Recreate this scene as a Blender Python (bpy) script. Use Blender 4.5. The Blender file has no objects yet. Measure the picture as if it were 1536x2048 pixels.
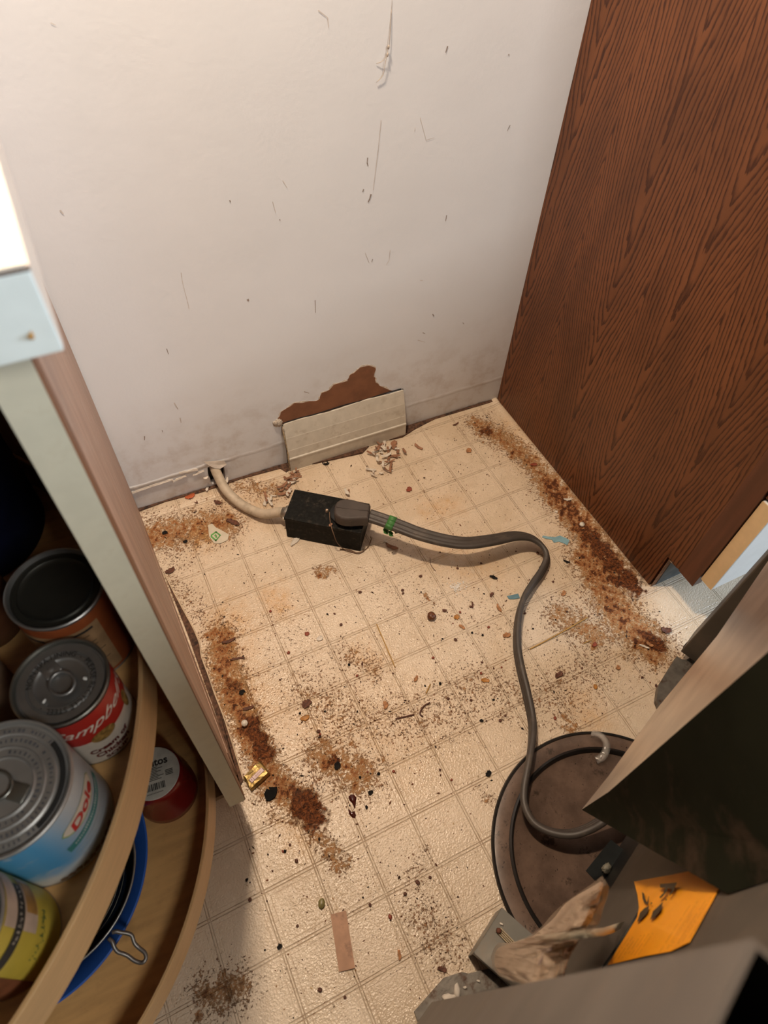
import bpy, bmesh, math, random
import numpy as np
from mathutils import Vector, Matrix
from mathutils.geometry import tessellate_polygon

random.seed(7); rng = np.random.RandomState(5)
S = bpy.context.scene
COL = S.collection

# ------------------------------------------------------------------ camera
FPX = 1348.326
CAM = Vector((0.05340472, -0.89854166, 1.06036638))
RX = Vector((0.89921352, -0.4357832, 0.03883353))
RD = Vector((-0.32779966, -0.72985272, -0.59988532))
RF = Vector((0.2897627, 0.52669537, -0.79914302))
cd = bpy.data.cameras.new('camera'); cam = bpy.data.objects.new('camera', cd); COL.objects.link(cam)
cd.sensor_fit = 'VERTICAL'; cd.sensor_height = 36.0; cd.lens = FPX / 2048 * 36.0
cd.clip_start = 0.01
cam.matrix_world = Matrix(((RX[0], -RD[0], -RF[0], CAM[0]), (RX[1], -RD[1], -RF[1], CAM[1]),
                           (RX[2], -RD[2], -RF[2], CAM[2]), (0, 0, 0, 1)))
cd.dof.use_dof = True; cd.dof.focus_distance = 1.18; cd.dof.aperture_fstop = 8.0
S.camera = cam

# ------------------------------------------------------------------ light
S.view_settings.view_transform = 'Standard'; S.view_settings.look = 'None'
S.view_settings.gamma = 1.0; S.view_settings.use_curve_mapping = False
S.view_settings.exposure = 0.0
w = bpy.data.worlds.new('room_air'); S.world = w; w.use_nodes = True
w.node_tree.nodes['Background'].inputs[0].default_value = (0.62, 0.56, 0.50, 1)
w.node_tree.nodes['Background'].inputs[1].default_value = 0.035

def area(name, loc, target, sx, sy, power, color):
    l = bpy.data.lights.new(name, 'AREA'); l.shape = 'RECTANGLE'; l.size = sx; l.size_y = sy
    l.energy = power; l.color = color
    o = bpy.data.objects.new(name, l); COL.objects.link(o); o.location = loc
    o.rotation_euler = (Vector(target) - Vector(loc)).to_track_quat('-Z', 'Y').to_euler()
    return o
area('hood_light', (0.150, -0.265, 1.74), (0.20, -0.03, 0.5), 0.10, 0.07, 20.0, (1.0, 0.78, 0.57))
area('ceiling_light', (0.72, -2.25, 2.28), (0.4, -0.1, 0.5), 0.6, 0.6, 28.5, (1.0, 0.96, 0.89))
area('window_daylight', (2.6, -1.7, 1.5), (0.85, -0.75, 0.2), 1.0, 1.2, 72.0, (0.74, 0.87, 1.0))

# ------------------------------------------------------------------ unproject a picture position on to a plane of the place
def ray(u, v):
    d = RX * ((u - 768) / FPX) + RD * ((v - 1024) / FPX) + RF
    return d.normalized()
def F(u, v, z=0.0):
    d = ray(u, v); return CAM + d * ((z - CAM.z) / d.z)
def onplane(u, v, P0, n):
    d = ray(u, v); return CAM + d * ((P0 - CAM).dot(n) / d.dot(n))
WALL_N = Vector((0.0203, 1, 0)).normalized()
def onwall(u, v, off=0.0):
    return onplane(u, v, -WALL_N * off, WALL_N)

# ------------------------------------------------------------------ materials
MATS = {}
def ntree(name):
    m = bpy.data.materials.new(name); m.use_nodes = True; nt = m.node_tree
    return m, nt, nt.nodes['Principled BSDF']
def nd(nt, t, **kw):
    n = nt.nodes.new(t)
    for k, v in kw.items():
        if k in n.inputs.keys() if hasattr(n.inputs, 'keys') else False: n.inputs[k].default_value = v
        else: setattr(n, k, v)
    return n
def link(nt, a, b): nt.links.new(a, b)
def math_(nt, op, a, b=None, c=None, clamp=False):
    n = nt.nodes.new('ShaderNodeMath'); n.operation = op; n.use_clamp = clamp
    for i, x in enumerate((a, b, c)):
        if x is None: continue
        if isinstance(x, (int, float)): n.inputs[i].default_value = x
        else: nt.links.new(x, n.inputs[i])
    return n.outputs[0]
def mix(nt, fac, a, b, mode='MIX'):
    n = nt.nodes.new('ShaderNodeMix'); n.data_type = 'RGBA'; n.blend_type = mode
    if isinstance(fac, (int, float)): n.inputs[0].default_value = fac
    else: nt.links.new(fac, n.inputs[0])
    for i, x in ((6, a), (7, b)):
        if isinstance(x, tuple): n.inputs[i].default_value = (*x[:3], 1)
        else: nt.links.new(x, n.inputs[i])
    return n.outputs[2]
def noise(nt, vec, scale, detail=3.0, rough=0.5, dist=0.0):
    n = nt.nodes.new('ShaderNodeTexNoise'); n.inputs['Scale'].default_value = scale
    n.inputs['Detail'].default_value = detail; n.inputs['Roughness'].default_value = rough
    n.inputs['Distortion'].default_value = dist
    if vec is not None: nt.links.new(vec, n.inputs['Vector'])
    return n.outputs[0]
def ramp(nt, x, lo, hi):
    n = nt.nodes.new('ShaderNodeMapRange'); n.inputs[1].default_value = lo; n.inputs[2].default_value = hi
    nt.links.new(x, n.inputs[0]); n.interpolation_type = 'SMOOTHSTEP'; return n.outputs[0]
def bump(nt, bs, h, strength=0.3, dist=0.001):
    b = nt.nodes.new('ShaderNodeBump'); b.inputs['Strength'].default_value = strength; b.inputs['Distance'].default_value = dist
    nt.links.new(h, b.inputs['Height']); nt.links.new(b.outputs[0], bs.inputs['Normal']); return b
def mapping(nt, vec, sc):
    m = nt.nodes.new('ShaderNodeMapping'); m.inputs['Scale'].default_value = sc; nt.links.new(vec, m.inputs[0]); return m.outputs[0]
def M(name, col, rough=0.5, metal=0.0, var=0.15, vscale=60, dirt=0.0, dirtcol=(0.05, 0.03, 0.02), bmp=0.0, bscale=300, spec=0.5, dscale=25, stretch=None):
    if name in MATS: return MATS[name]
    m, nt, bs = ntree(name)
    tc = nt.nodes.new('ShaderNodeTexCoord').outputs['Object']
    v = mapping(nt, tc, stretch) if stretch else tc
    n1 = noise(nt, v, vscale, 4)
    a = tuple(max(0, c * (1 - var)) for c in col); b = tuple(min(1, c * (1 + var)) for c in col)
    c = mix(nt, ramp(nt, n1, 0.3, 0.7), a, b)
    if dirt > 0:
        n2 = noise(nt, tc, dscale, 6, 0.65)
        c = mix(nt, math_(nt, 'MULTIPLY', ramp(nt, n2, 0.52, 0.68), dirt), c, dirtcol)
    link(nt, c, bs.inputs['Base Color'])
    bs.inputs['Roughness'].default_value = rough; bs.inputs['Metallic'].default_value = metal
    bs.inputs['Specular IOR Level'].default_value = spec
    if bmp > 0: bump(nt, bs, noise(nt, tc, bscale, 4), bmp)
    MATS[name] = m; return m
def MATTR(name, rough=0.6, spec=0.3):
    m, nt, bs = ntree(name)
    a = nt.nodes.new('ShaderNodeAttribute'); a.attribute_name = 'tint'
    tc = nt.nodes.new('ShaderNodeTexCoord').outputs['Object']
    c = mix(nt, ramp(nt, noise(nt, tc, 900, 3), .35, .65), a.outputs['Color'], (0.6, 0.6, 0.6), 'MULTIPLY')
    c2 = mix(nt, 0.5, a.outputs['Color'], c)
    link(nt, c2, bs.inputs['Base Color']); bs.inputs['Roughness'].default_value = rough
    bs.inputs['Specular IOR Level'].default_value = spec
    return m

# ------------------------------------------------------------------ mesh helpers
def mesh(name, verts, faces, mat=None, parent=None, smooth=False):
    me = bpy.data.meshes.new(name); me.from_pydata([tuple(v) for v in verts], [], faces); me.update()
    if smooth: me.polygons.foreach_set('use_smooth', [True] * len(me.polygons))
    o = bpy.data.objects.new(name, me); COL.objects.link(o)
    if mat:
        for m in (mat if isinstance(mat, list) else [mat]): me.materials.append(m)
    if parent: o.parent = parent
    return o
def from_bm(name, bm, mat=None, parent=None, smooth=False):
    bmesh.ops.recalc_face_normals(bm, faces=bm.faces)
    me = bpy.data.meshes.new(name); bm.to_mesh(me); bm.free()
    if smooth: me.polygons.foreach_set('use_smooth', [True] * len(me.polygons))
    o = bpy.data.objects.new(name, me); COL.objects.link(o)
    if mat:
        for m in (mat if isinstance(mat, list) else [mat]): me.materials.append(m)
    if parent: o.parent = parent
    return o
def empty(name, loc=(0, 0, 0), rz=0.0):
    o = bpy.data.objects.new(name, None); COL.objects.link(o); o.location = loc; o.rotation_euler = (0, 0, rz)
    o.empty_display_size = 0.02; return o
def tag(o, label=None, cat=None, group=None, kind=None):
    if label: o['label'] = label
    if cat: o['category'] = cat
    if group: o['group'] = group
    if kind: o['kind'] = kind
    return o
def add_box(bm, lo, hi, bev=0.0, mtx=None):
    vs = [bm.verts.new((x, y, z)) for x in (lo[0], hi[0]) for y in (lo[1], hi[1]) for z in (lo[2], hi[2])]
    idx = [(0, 1, 3, 2), (4, 6, 7, 5), (0, 4, 5, 1), (2, 3, 7, 6), (0, 2, 6, 4), (1, 5, 7, 3)]
    fs = [bm.faces.new([vs[i] for i in f]) for f in idx]
    if bev > 0:
        es = list({e for f in fs for e in f.edges})
        r = bmesh.ops.bevel(bm, geom=es, offset=bev, segments=2, affect='EDGES', profile=0.6)
    return vs
def box(name, lo, hi, mat=None, parent=None, bev=0.0):
    bm = bmesh.new(); add_box(bm, lo, hi, bev); return from_bm(name, bm, mat, parent)
def lathe(name, prof, c=(0, 0), n=64, mat=None, parent=None, smooth=True, z0=0.0, seg=None):
    V = []; Fc = []
    for r, z in prof:
        for k in range(n):
            a = 2 * math.pi * k / n; V.append((c[0] + r * math.cos(a), c[1] + r * math.sin(a), z0 + z))
    for i in range(len(prof) - 1):
        for k in range(n):
            k2 = (k + 1) % n; Fc.append((i * n + k, i * n + k2, (i + 1) * n + k2, (i + 1) * n + k))
    o = mesh(name, V, Fc, mat, parent, smooth)
    bm = bmesh.new(); bm.from_mesh(o.data); bmesh.ops.remove_doubles(bm, verts=bm.verts, dist=1e-6)
    bmesh.ops.recalc_face_normals(bm, faces=bm.faces); bm.to_mesh(o.data); bm.free()
    if smooth:
        o.data.polygons.foreach_set('use_smooth', [True] * len(o.data.polygons))
        try: o.data.set_sharp_from_angle(angle=math.radians(40))
        except Exception: pass
    return o
def prism(name, poly, z0, z1, mat=None, parent=None, bev=0.0):
    bm = bmesh.new()
    a = [bm.verts.new((p[0], p[1], z0)) for p in poly]; b = [bm.verts.new((p[0], p[1], z1)) for p in poly]
    n = len(poly)
    bm.faces.new(list(reversed(a))); top = bm.faces.new(b)
    for i in range(n): bm.faces.new((a[i], a[(i + 1) % n], b[(i + 1) % n], b[i]))
    if bev > 0: bmesh.ops.bevel(bm, geom=list(top.edges), offset=bev, segments=2, affect='EDGES')
    return from_bm(name, bm, mat, parent)
def slab(name, pts, thick, nrm, mat=None, parent=None):
    """solid polygon with thickness along nrm (points in 3-D, in order)"""
    bm = bmesh.new(); nrm = Vector(nrm).normalized()
    a = [bm.verts.new(Vector(p)) for p in pts]; b = [bm.verts.new(Vector(p) - nrm * thick) for p in pts]; n = len(pts)
    bm.faces.new(a); bm.faces.new(list(reversed(b)))
    for i in range(n): bm.faces.new((a[i], b[i], b[(i + 1) % n], a[(i + 1) % n]))
    return from_bm(name, bm, mat, parent)
def catmull(P, per=8):
    out = []
    P = [np.array(p, float) for p in P]; n = len(P)
    for i in range(n - 1):
        p0 = P[max(i - 1, 0)]; p1 = P[i]; p2 = P[i + 1]; p3 = P[min(i + 2, n - 1)]
        for k in range(per):
            t = k / per
            out.append(0.5 * ((2 * p1) + (-p0 + p2) * t + (2 * p0 - 5 * p1 + 4 * p2 - p3) * t * t + (-p0 + 3 * p1 - 3 * p2 + p3) * t ** 3))
    out.append(P[-1]); return out
def sweep(name, path, prof, mat=None, parent=None, twist=None, up=(0, 0, 1), scale=None, smooth=True):
    """path: list of points, prof: closed 2-D outline (side, up)"""
    P = [Vector(p) for p in path]; n = len(P); m = len(prof); V = []; Fc = []
    up = Vector(up)
    for i in range(n):
        t = (P[min(i + 1, n - 1)] - P[max(i - 1, 0)]).normalized()
        s = t.cross(up)
        if s.length < 1e-4: s = t.cross(Vector((0, 1, 0)))
        s.normalize(); u = s.cross(t).normalized()
        a = twist[i] if twist is not None else 0.0
        s2 = s * math.cos(a) + u * math.sin(a); u2 = -s * math.sin(a) + u * math.cos(a)
        k = scale[i] if scale is not None else 1.0
        for (x, y) in prof: V.append(P[i] + s2 * x * k + u2 * y * k)
    for i in range(n - 1):
        for j in range(m):
            j2 = (j + 1) % m; Fc.append((i * m + j, i * m + j2, (i + 1) * m + j2, (i + 1) * m + j))
    Fc.append(tuple(range(m - 1, -1, -1))); Fc.append(tuple((n - 1) * m + j for j in range(m)))
    o = mesh(name, V, Fc, mat, parent, smooth)
    bm = bmesh.new(); bm.from_mesh(o.data); bmesh.ops.recalc_face_normals(bm, faces=bm.faces); bm.to_mesh(o.data); bm.free()
    return o
def circ(r, n=12): return [(r * math.cos(2 * math.pi * k / n), r * math.sin(2 * math.pi * k / n)) for k in range(n)]
def tube(name, pts, r, mat=None, parent=None, per=6, n=10): return sweep(name, catmull(pts, per), circ(r, n), mat, parent)

def text_tris(txt, size=1.0, shear=0.0, bold=0.0, xscale=1.0):
    cu = bpy.data.curves.new('lettering', 'FONT'); cu.body = txt; cu.size = size; cu.shear = shear; cu.offset = bold
    cu.align_x = 'CENTER'; cu.align_y = 'CENTER'; cu.resolution_u = 3
    o = bpy.data.objects.new('lettering', cu); COL.objects.link(o)
    dg = bpy.context.evaluated_depsgraph_get(); me = bpy.data.meshes.new_from_object(o.evaluated_get(dg))
    bm = bmesh.new(); bm.from_mesh(me); bmesh.ops.triangulate(bm, faces=bm.faces)
    bmesh.ops.subdivide_edges(bm, edges=[e for e in bm.edges if e.calc_length() > size * 0.25], cuts=2)
    bmesh.ops.triangulate(bm, faces=bm.faces)
    V = [(v.co.x * xscale, v.co.y) for v in bm.verts]; bm.verts.index_update(); Fc = [tuple(v.index for v in f.verts) for f in bm.faces]
    bm.free(); bpy.data.meshes.remove(me); bpy.data.objects.remove(o); bpy.data.curves.remove(cu)
    return V, Fc
class Decal:
    """collects thin printed shapes; each has a map (x,y)->3-D"""
    def __init__(s): s.V = []; s.F = []
    def add(s, V, Fc, fn):
        b = len(s.V); s.V += [fn(x, y) for x, y in V]; s.F += [tuple(i + b for i in f) for f in Fc]
    def text(s, t, fn, size, **k): V, Fc = text_tris(t, size, **k); s.add(V, Fc, fn)
    def rect(s, x0, y0, x1, y1, fn, nx=1, ny=1):
        V = [(x0 + (x1 - x0) * i / nx, y0 + (y1 - y0) * j / ny) for j in range(ny + 1) for i in range(nx + 1)]
        Fc = [(j * (nx + 1) + i, j * (nx + 1) + i + 1, (j + 1) * (nx + 1) + i + 1, (j + 1) * (nx + 1) + i) for j in range(ny) for i in range(nx)]
        s.add(V, Fc, fn)
    def poly(s, pts, fn): s.add(pts, [tuple(t) for t in tessellate_polygon([[Vector((p[0], p[1], 0)) for p in pts]])], fn)
    def strip(s, up, dn, fn, ny=3):
        n = len(up); V = [(dn[i][0] + (up[i][0] - dn[i][0]) * j / ny, dn[i][1] + (up[i][1] - dn[i][1]) * j / ny) for i in range(n) for j in range(ny + 1)]
        s.add(V, [(i * (ny + 1) + j, (i + 1) * (ny + 1) + j, (i + 1) * (ny + 1) + j + 1, i * (ny + 1) + j + 1) for i in range(n - 1) for j in range(ny)], fn)
    def oval(s, a, b, fn, n=24):
        xs = [-a * math.cos(math.pi * i / n) for i in range(n + 1)]; hs = [b * math.sin(math.pi * i / n) for i in range(n + 1)]
        s.strip([(x, h) for x, h in zip(xs, hs)], [(x, -h) for x, h in zip(xs, hs)], fn)
    def build(s, name, mat, parent=None): return mesh(name, s.V, s.F, mat, parent)
def cylmap(c, r, phi0, z0):      # x is length round the can (to the right seen from outside), y is height
    return lambda x, y: (c[0] + r * math.cos(phi0 + x / r), c[1] + r * math.sin(phi0 + x / r), z0 + y)
def diskmap(c, z, rot): # x is arc angle position at radius y
    return lambda x, y: (c[0] + x * math.cos(rot) - y * math.sin(rot), c[1] + x * math.sin(rot) + y * math.cos(rot), z)
def ringmap(c, z, r, phi0, sgn=1): return lambda x, y: (c[0] + (r + y) * math.cos(phi0 - x / r), c[1] + (r + y) * math.sin(phi0 - x / r), z)

# ------------------------------------------------------------------ floor dirt fields
def seg_dist(X, Y, a, b):
    ax, ay = a; bx, by = b; dx, dy = bx - ax, by - ay; L = dx * dx + dy * dy + 1e-12
    t = np.clip(((X - ax) * dx + (Y - ay) * dy) / L, 0, 1)
    return np.hypot(X - ax - t * dx, Y - ay - t * dy)
FIELDS = [ # channel, pixels path, radius m, strength
 (0, [(300, 1075), (360, 1062), (440, 1050)], .035, .95), (0, [(330, 1150), (400, 1230), (440, 1290)], .022, .5),
 (0, [(440, 1270), (450, 1340), (470, 1400), (505, 1480), (540, 1560), (600, 1600)], .024, 1.0), (0, [(470, 970), (560, 985)], .02, .7),
 (0, [(960, 850), (1050, 910), (1100, 970)], .027, .9), (0, [(1100, 970), (1150, 1030), (1190, 1090), (1240, 1150)], .030, 1.15),
 (0, [(1180, 1120), (1240, 1230), (1300, 1290)], .036, 1.0), (0, [(1120, 1230), (1190, 1270)], .03, .8),
 (0, [(650, 1510), (720, 1550)], .03, .85), (0, [(615, 1650), (650, 1690), (680, 1730)], .012, .8), (0, [(690, 1310), (750, 1340)], .022, .6),
 (0, [(620, 1380), (700, 1440), (860, 1440), (960, 1370)], .05, .5), (0, [(1000, 1380), (1100, 1400), (1180, 1340)], .05, .5),
 (0, [(640, 1145), (665, 1140)], .010, .8), (0, [(855, 1190), (860, 1200)], .006, 1.0), (0, [(860, 990), (930, 1060)], .04, .25),
 (0, [(420, 1990), (470, 1975)], .022, .8), (0, [(850, 1830), (890, 1900)], .03, .55), (0, [(840, 1720), (830, 1760)], .015, .5),
 (0, [(1000, 1390), (1010, 1440)], .012, .5), (0, [(960, 1580), (985, 1600)], .008, .6), (0, [(1130, 1440), (1150, 1460)], .008, .8),
 (0, [(300, 1040), (360, 1120)], .03, .5), (0, [(560, 1240), (600, 1420)], .06, .3), (0, [(780, 1180), (1000, 1250)], .08, .3),
 (0, [(1320, 1290), (1370, 1340)], .014, .6), (0, [(700, 1000), (1000, 900)], .10, .18), (0, [(740, 1700), (640, 1950)], .05, .22),
 (1, [(975, 862)], .017, .9), (1, [(607, 1612), (622, 1632)], .019, 1.25), (1, [(1300, 1275), (1315, 1290)], .014, 1.2),
 (1, [(1185, 1075), (1230, 1130), (1272, 1178)], .018, 1.0), (1, [(500, 1440), (530, 1510)], .015, .85), (1, [(458, 1365), (475, 1380)], .012, .6),
 (1, [(440, 1290), (500, 1318)], .006, .5), (1, [(1120, 985), (1160, 1030)], .013, .5), (1, [(585, 1575), (600, 1600)], .012, .7),
 (1, [(1040, 905), (1065, 925)], .008, .5), (1, [(660, 1510), (665, 1530)], .006, .8), (1, [(1225, 1160), (1280, 1180)], .009, .9),
 (2, [(395, 1065), (405, 1075)], .017, 1.2), (2, [(548, 1190), (560, 1215)], .016, .8), (2, [(455, 1250), (460, 1350), (500, 1430)], .03, .75),
 (2, [(530, 1560), (570, 1620), (600, 1680)], .016, .5), (2, [(900, 1010), (860, 1020)], .02, .5), (2, [(720, 1310), (750, 1330)], .02, .5),
 (2, [(1010, 860), (1060, 910)], .03, .5), (2, [(1180, 1080), (1300, 1290)], .035, .6), (2, [(590, 1450), (760, 1480)], .06, .35),
 (2, [(880, 1110), (960, 1130)], .03, .4), (2, [(1170, 1410), (1190, 1440)], .02, .5), (2, [(420, 1050), (520, 980)], .04, .4),
 (3, [(355, 1075), (385, 1085)], .014, .8), (3, [(420, 1990), (470, 1985)], .025, .8), (3, [(590, 1590), (640, 1580)], .012, .8),
 (3, [(1200, 1070), (1290, 1165)], .018, .8), (3, [(520, 1480), (530, 1500)], .01, .7), (3, [(640, 1150), (660, 1145)], .008, .6),
 (3, [(900, 1900), (860, 1850)], .03, .4), (3, [(1130, 1050), (1140, 1080)], .012, .5), (3, [(400, 1720), (470, 1800)], .04, .25),
]
def fields(X, Y):
    W1 = np.sin(X * 151 + 1.3 * np.sin(Y * 97)) + np.sin(Y * 173 + 1.7 * np.sin(X * 121)) + .7 * np.sin(X * 331 + Y * 283) + .6 * np.sin(X * 517 - Y * 449)
    W2 = np.sin(Y * 143 + 1.9 * np.sin(X * 111)) + np.sin(X * 187 - 1.1 * np.sin(Y * 137)) + .7 * np.sin(Y * 353 - X * 307)
    X = X + .0034 * W1; Y = Y + .0034 * W2
    PT = .84 + .13 * W1 * W2 / 2.0
    out = [np.zeros_like(X) for _ in range(4)]
    for ch, pts, r, s in FIELDS:
        P = [F(*p) for p in pts]; P = [(p.x, p.y) for p in P]
        if len(P) == 1: P = P * 2
        d = np.min([seg_dist(X, Y, P[i], P[i + 1]) for i in range(len(P) - 1)], axis=0)
        r_ = r * (1.45 if ch in (0, 2) else 1.1); out[ch] = np.maximum(out[ch], s * (np.exp(-(d / r_) ** 2) * .75 + .25 * np.exp(-d / (r_ * 1.6))) * (np.clip(PT, .35, 1.25) if ch != 1 else 1))
    return out

# ------------------------------------------------------------------ floor
GS = .0762; GX = 4.01 * GS; GY = -5.446 * GS
def floor_material():
    m, nt, bs = ntree('vinyl_floor')
    tc = nt.nodes.new('ShaderNodeTexCoord').outputs['Object']
    sep = nt.nodes.new('ShaderNodeSeparateXYZ'); link(nt, tc, sep.inputs[0])
    wob = math_(nt, 'MULTIPLY', math_(nt, 'SUBTRACT', noise(nt, tc, 9, 2), .5), .012)
    gx = math_(nt, 'DIVIDE', math_(nt, 'SUBTRACT', math_(nt, 'ADD', sep.outputs[0], math_(nt, 'MULTIPLY', wob, .1)), GX), GS)
    gy = math_(nt, 'DIVIDE', math_(nt, 'SUBTRACT', math_(nt, 'ADD', sep.outputs[1], math_(nt, 'MULTIPLY', wob, .1)), GY), GS)
    def dl(g):
        fr = math_(nt, 'FRACT', math_(nt, 'ADD', g, 50.5)); return math_(nt, 'ABSOLUTE', math_(nt, 'SUBTRACT', fr, .5))
    dx, dy = dl(gx), dl(gy)
    def line(d, c, wd):
        return math_(nt, 'SUBTRACT', 1.0, ramp(nt, math_(nt, 'ABSOLUTE', math_(nt, 'SUBTRACT', d, c)), 0.0, wd), clamp=True)
    g1 = math_(nt, 'MAXIMUM', line(dx, .022, .013), line(dy, .026, .014))
    inset = math_(nt, 'MINIMUM', dx, dy)
    g2 = line(inset, .105, .012)
    brk = ramp(nt, noise(nt, tc, 26, 4, .6), .42, .62)
    fine = noise(nt, tc, 420, 3, .6)
    A = nt.nodes.new('ShaderNodeAttribute'); A.attribute_name = 'dirt'
    sc = nt.nodes.new('ShaderNodeSeparateColor'); link(nt, A.outputs['Color'], sc.inputs[0])
    grime, rust, yel = sc.outputs[0], sc.outputs[1], sc.outputs[2]
    dark = A.outputs['Alpha']
    base = mix(nt, ramp(nt, noise(nt, tc, 7, 5, .6), .3, .7), (0.62, 0.50, 0.365), (0.70, 0.58, 0.445))
    base = mix(nt, math_(nt, 'MULTIPLY', ramp(nt, noise(nt, tc, 34, 6, .7), .5, .8), .28), base, (0.45, 0.30, 0.17))
    # lines
    lm = math_(nt, 'MULTIPLY', g1, math_(nt, 'ADD', .20, math_(nt, 'MULTIPLY', brk, .45)))
    base = mix(nt, lm, base, (0.36, 0.225, 0.13))
    l2 = math_(nt, 'MULTIPLY', g2, math_(nt, 'MULTIPLY', brk, math_(nt, 'MULTIPLY', ramp(nt, fine, .4, .6), .6)))
    base = mix(nt, l2, base, (0.33, 0.18, 0.09))
    # stains
    base = mix(nt, math_(nt, 'MULTIPLY', yel, ramp(nt, noise(nt, tc, 60, 5, .7), .22, .62), clamp=True), base, (0.56, 0.29, 0.075))
    n_g = noise(nt, tc, 250, 5, .75)
    n_s = noise(nt, mapping(nt, tc, (1, 1, 1)), 85, 5, .8)
    gr = math_(nt, 'ADD', math_(nt, 'MULTIPLY', grime, .30), math_(nt, 'MULTIPLY', math_(nt, 'SUBTRACT', n_s, .5), .35))
    sp = ramp(nt, math_(nt, 'ADD', math_(nt, 'MULTIPLY', gr, 1.25), n_g), .68, .73)
    base = mix(nt, math_(nt, 'MULTIPLY', sp, .85), base, mix(nt, ramp(nt, noise(nt, tc, 110, 3), .4, .6), (0.075, 0.026, 0.011), (0.22, 0.085, 0.03)))
    t = math_(nt, 'ADD', math_(nt, 'MULTIPLY', math_(nt, 'POWER', grime, 1.5), 1.02), math_(nt, 'ADD', math_(nt, 'MULTIPLY', math_(nt, 'SUBTRACT', n_s, .5), 1.5), math_(nt, 'MULTIPLY', math_(nt, 'SUBTRACT', n_g, .5), 1.0)))
    gate = ramp(nt, grime, .20, .70)
    t = math_(nt, 'MULTIPLY', t, math_(nt, 'ADD', .35, math_(nt, 'MULTIPLY', gate, .65)))
    base = mix(nt, math_(nt, 'MULTIPLY', ramp(nt, t, .20, .60), .55), base, (0.53, 0.30, 0.125))
    base = mix(nt, math_(nt, 'MULTIPLY', ramp(nt, t, .58, .80), .82), base, (0.26, 0.088, 0.027))
    base = mix(nt, math_(nt, 'MULTIPLY', ramp(nt, t, .80, .98), .92), base, (0.065, 0.020, 0.009))
    wash = ramp(nt, t, .5, .8)
    rr = ramp(nt, math_(nt, 'ADD', math_(nt, 'MULTIPLY', rust, .70), math_(nt, 'MULTIPLY', noise(nt, tc, 150, 6, .8), .8)), .68, .86)
    rc = mix(nt, ramp(nt, noise(nt, tc, 190, 5, .8), .38, .66), (0.030, 0.010, 0.005), (0.24, 0.078, 0.024))
    rc = mix(nt, ramp(nt, noise(nt, tc, 330, 3, .6), .66, .74), rc, (0.40, 0.20, 0.09))
    base = mix(nt, rr, base, rc)
    dk = ramp(nt, math_(nt, 'ADD', math_(nt, 'MULTIPLY', dark, .5), n_s), .72, .95)
    base = mix(nt, math_(nt, 'MULTIPLY', dk, .65), base, (0.06, 0.035, 0.025))
    link(nt, base, bs.inputs['Base Color'])
    rgh = math_(nt, 'ADD', .22, math_(nt, 'MULTIPLY', math_(nt, 'MAXIMUM', sp, rr), .45))
    rgh = math_(nt, 'ADD', rgh, math_(nt, 'MULTIPLY', ramp(nt, noise(nt, tc, 14, 4), .35, .7), .14))
    link(nt, rgh, bs.inputs['Roughness']); msk = math_(nt, 'MAXIMUM', math_(nt, 'MAXIMUM', sp, rr), wash)
    link(nt, math_(nt, 'SUBTRACT', .6, math_(nt, 'MULTIPLY', msk, .45)), bs.inputs['Specular IOR Level'])
    vor = nt.nodes.new('ShaderNodeTexVoronoi'); vor.inputs['Scale'].default_value = 400; link(nt, tc, vor.inputs['Vector'])
    h = math_(nt, 'ADD', math_(nt, 'MULTIPLY', g1, -.8), math_(nt, 'MULTIPLY', g2, -.25))
    h = math_(nt, 'ADD', h, math_(nt, 'MULTIPLY', noise(nt, tc, 330, 2, .5), .9))
    h = math_(nt, 'ADD', h, math_(nt, 'MULTIPLY', vor.outputs['Distance'], .35))
    h = math_(nt, 'ADD', h, math_(nt, 'MULTIPLY', math_(nt, 'MAXIMUM', sp, rr), .5))
    bump(nt, bs, h, .75, .0013)
    return m
def build_floor():
    # dense grid where the dirt lies, coarse far around
    xs = np.concatenate([np.linspace(-2.2, -.40, 12)[:-1], np.arange(-.40, 1.10, .003), np.linspace(1.10, 3.0, 12)])
    ys = np.concatenate([np.linspace(-3.2, -1.20, 12)[:-1], np.arange(-1.20, -.014, .003), [0.02, .06]])
    X, Y = np.meshgrid(xs, ys); nx, ny = len(xs), len(ys)
    Z = np.zeros_like(X)
    # the sheet lifts a little along the right-hand panel and the back wall
    Z += .004 * np.exp(-((X - .806) / .010) ** 2) * (Y > -.54) + .003 * np.exp(-((Y + .02) / .012) ** 2) * (X > -.02) * (X < .83)
    Z = np.where(X > .812, 0, Z)
    me = bpy.data.meshes.new('floor'); nv = nx * ny
    me.vertices.add(nv); me.vertices.foreach_set('co', np.stack([X, Y, Z], -1).ravel())
    I = np.arange(nv).reshape(ny, nx)
    q = np.stack([I[:-1, :-1], I[:-1, 1:], I[1:, 1:], I[1:, :-1]], -1).reshape(-1, 4)
    me.loops.add(q.size); me.loops.foreach_set('vertex_index', q.ravel())
    me.polygons.add(len(q)); me.polygons.foreach_set('loop_start', np.arange(0, q.size, 4)); me.polygons.foreach_set('loop_total', np.full(len(q), 4))
    me.update(calc_edges=True); me.validate()
    f = fields(X, Y); col = np.stack([c.ravel() for c in f], -1).astype(np.float32)
    at = me.color_attributes.new('dirt', 'FLOAT_COLOR', 'POINT'); at.data.foreach_set('color', col.ravel())
    me.polygons.foreach_set('use_smooth', [True] * len(me.polygons))
    o = bpy.data.objects.new('floor', me); COL.objects.link(o); me.materials.append(floor_material())
    tag(o, kind='structure'); return o
build_floor()

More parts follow.
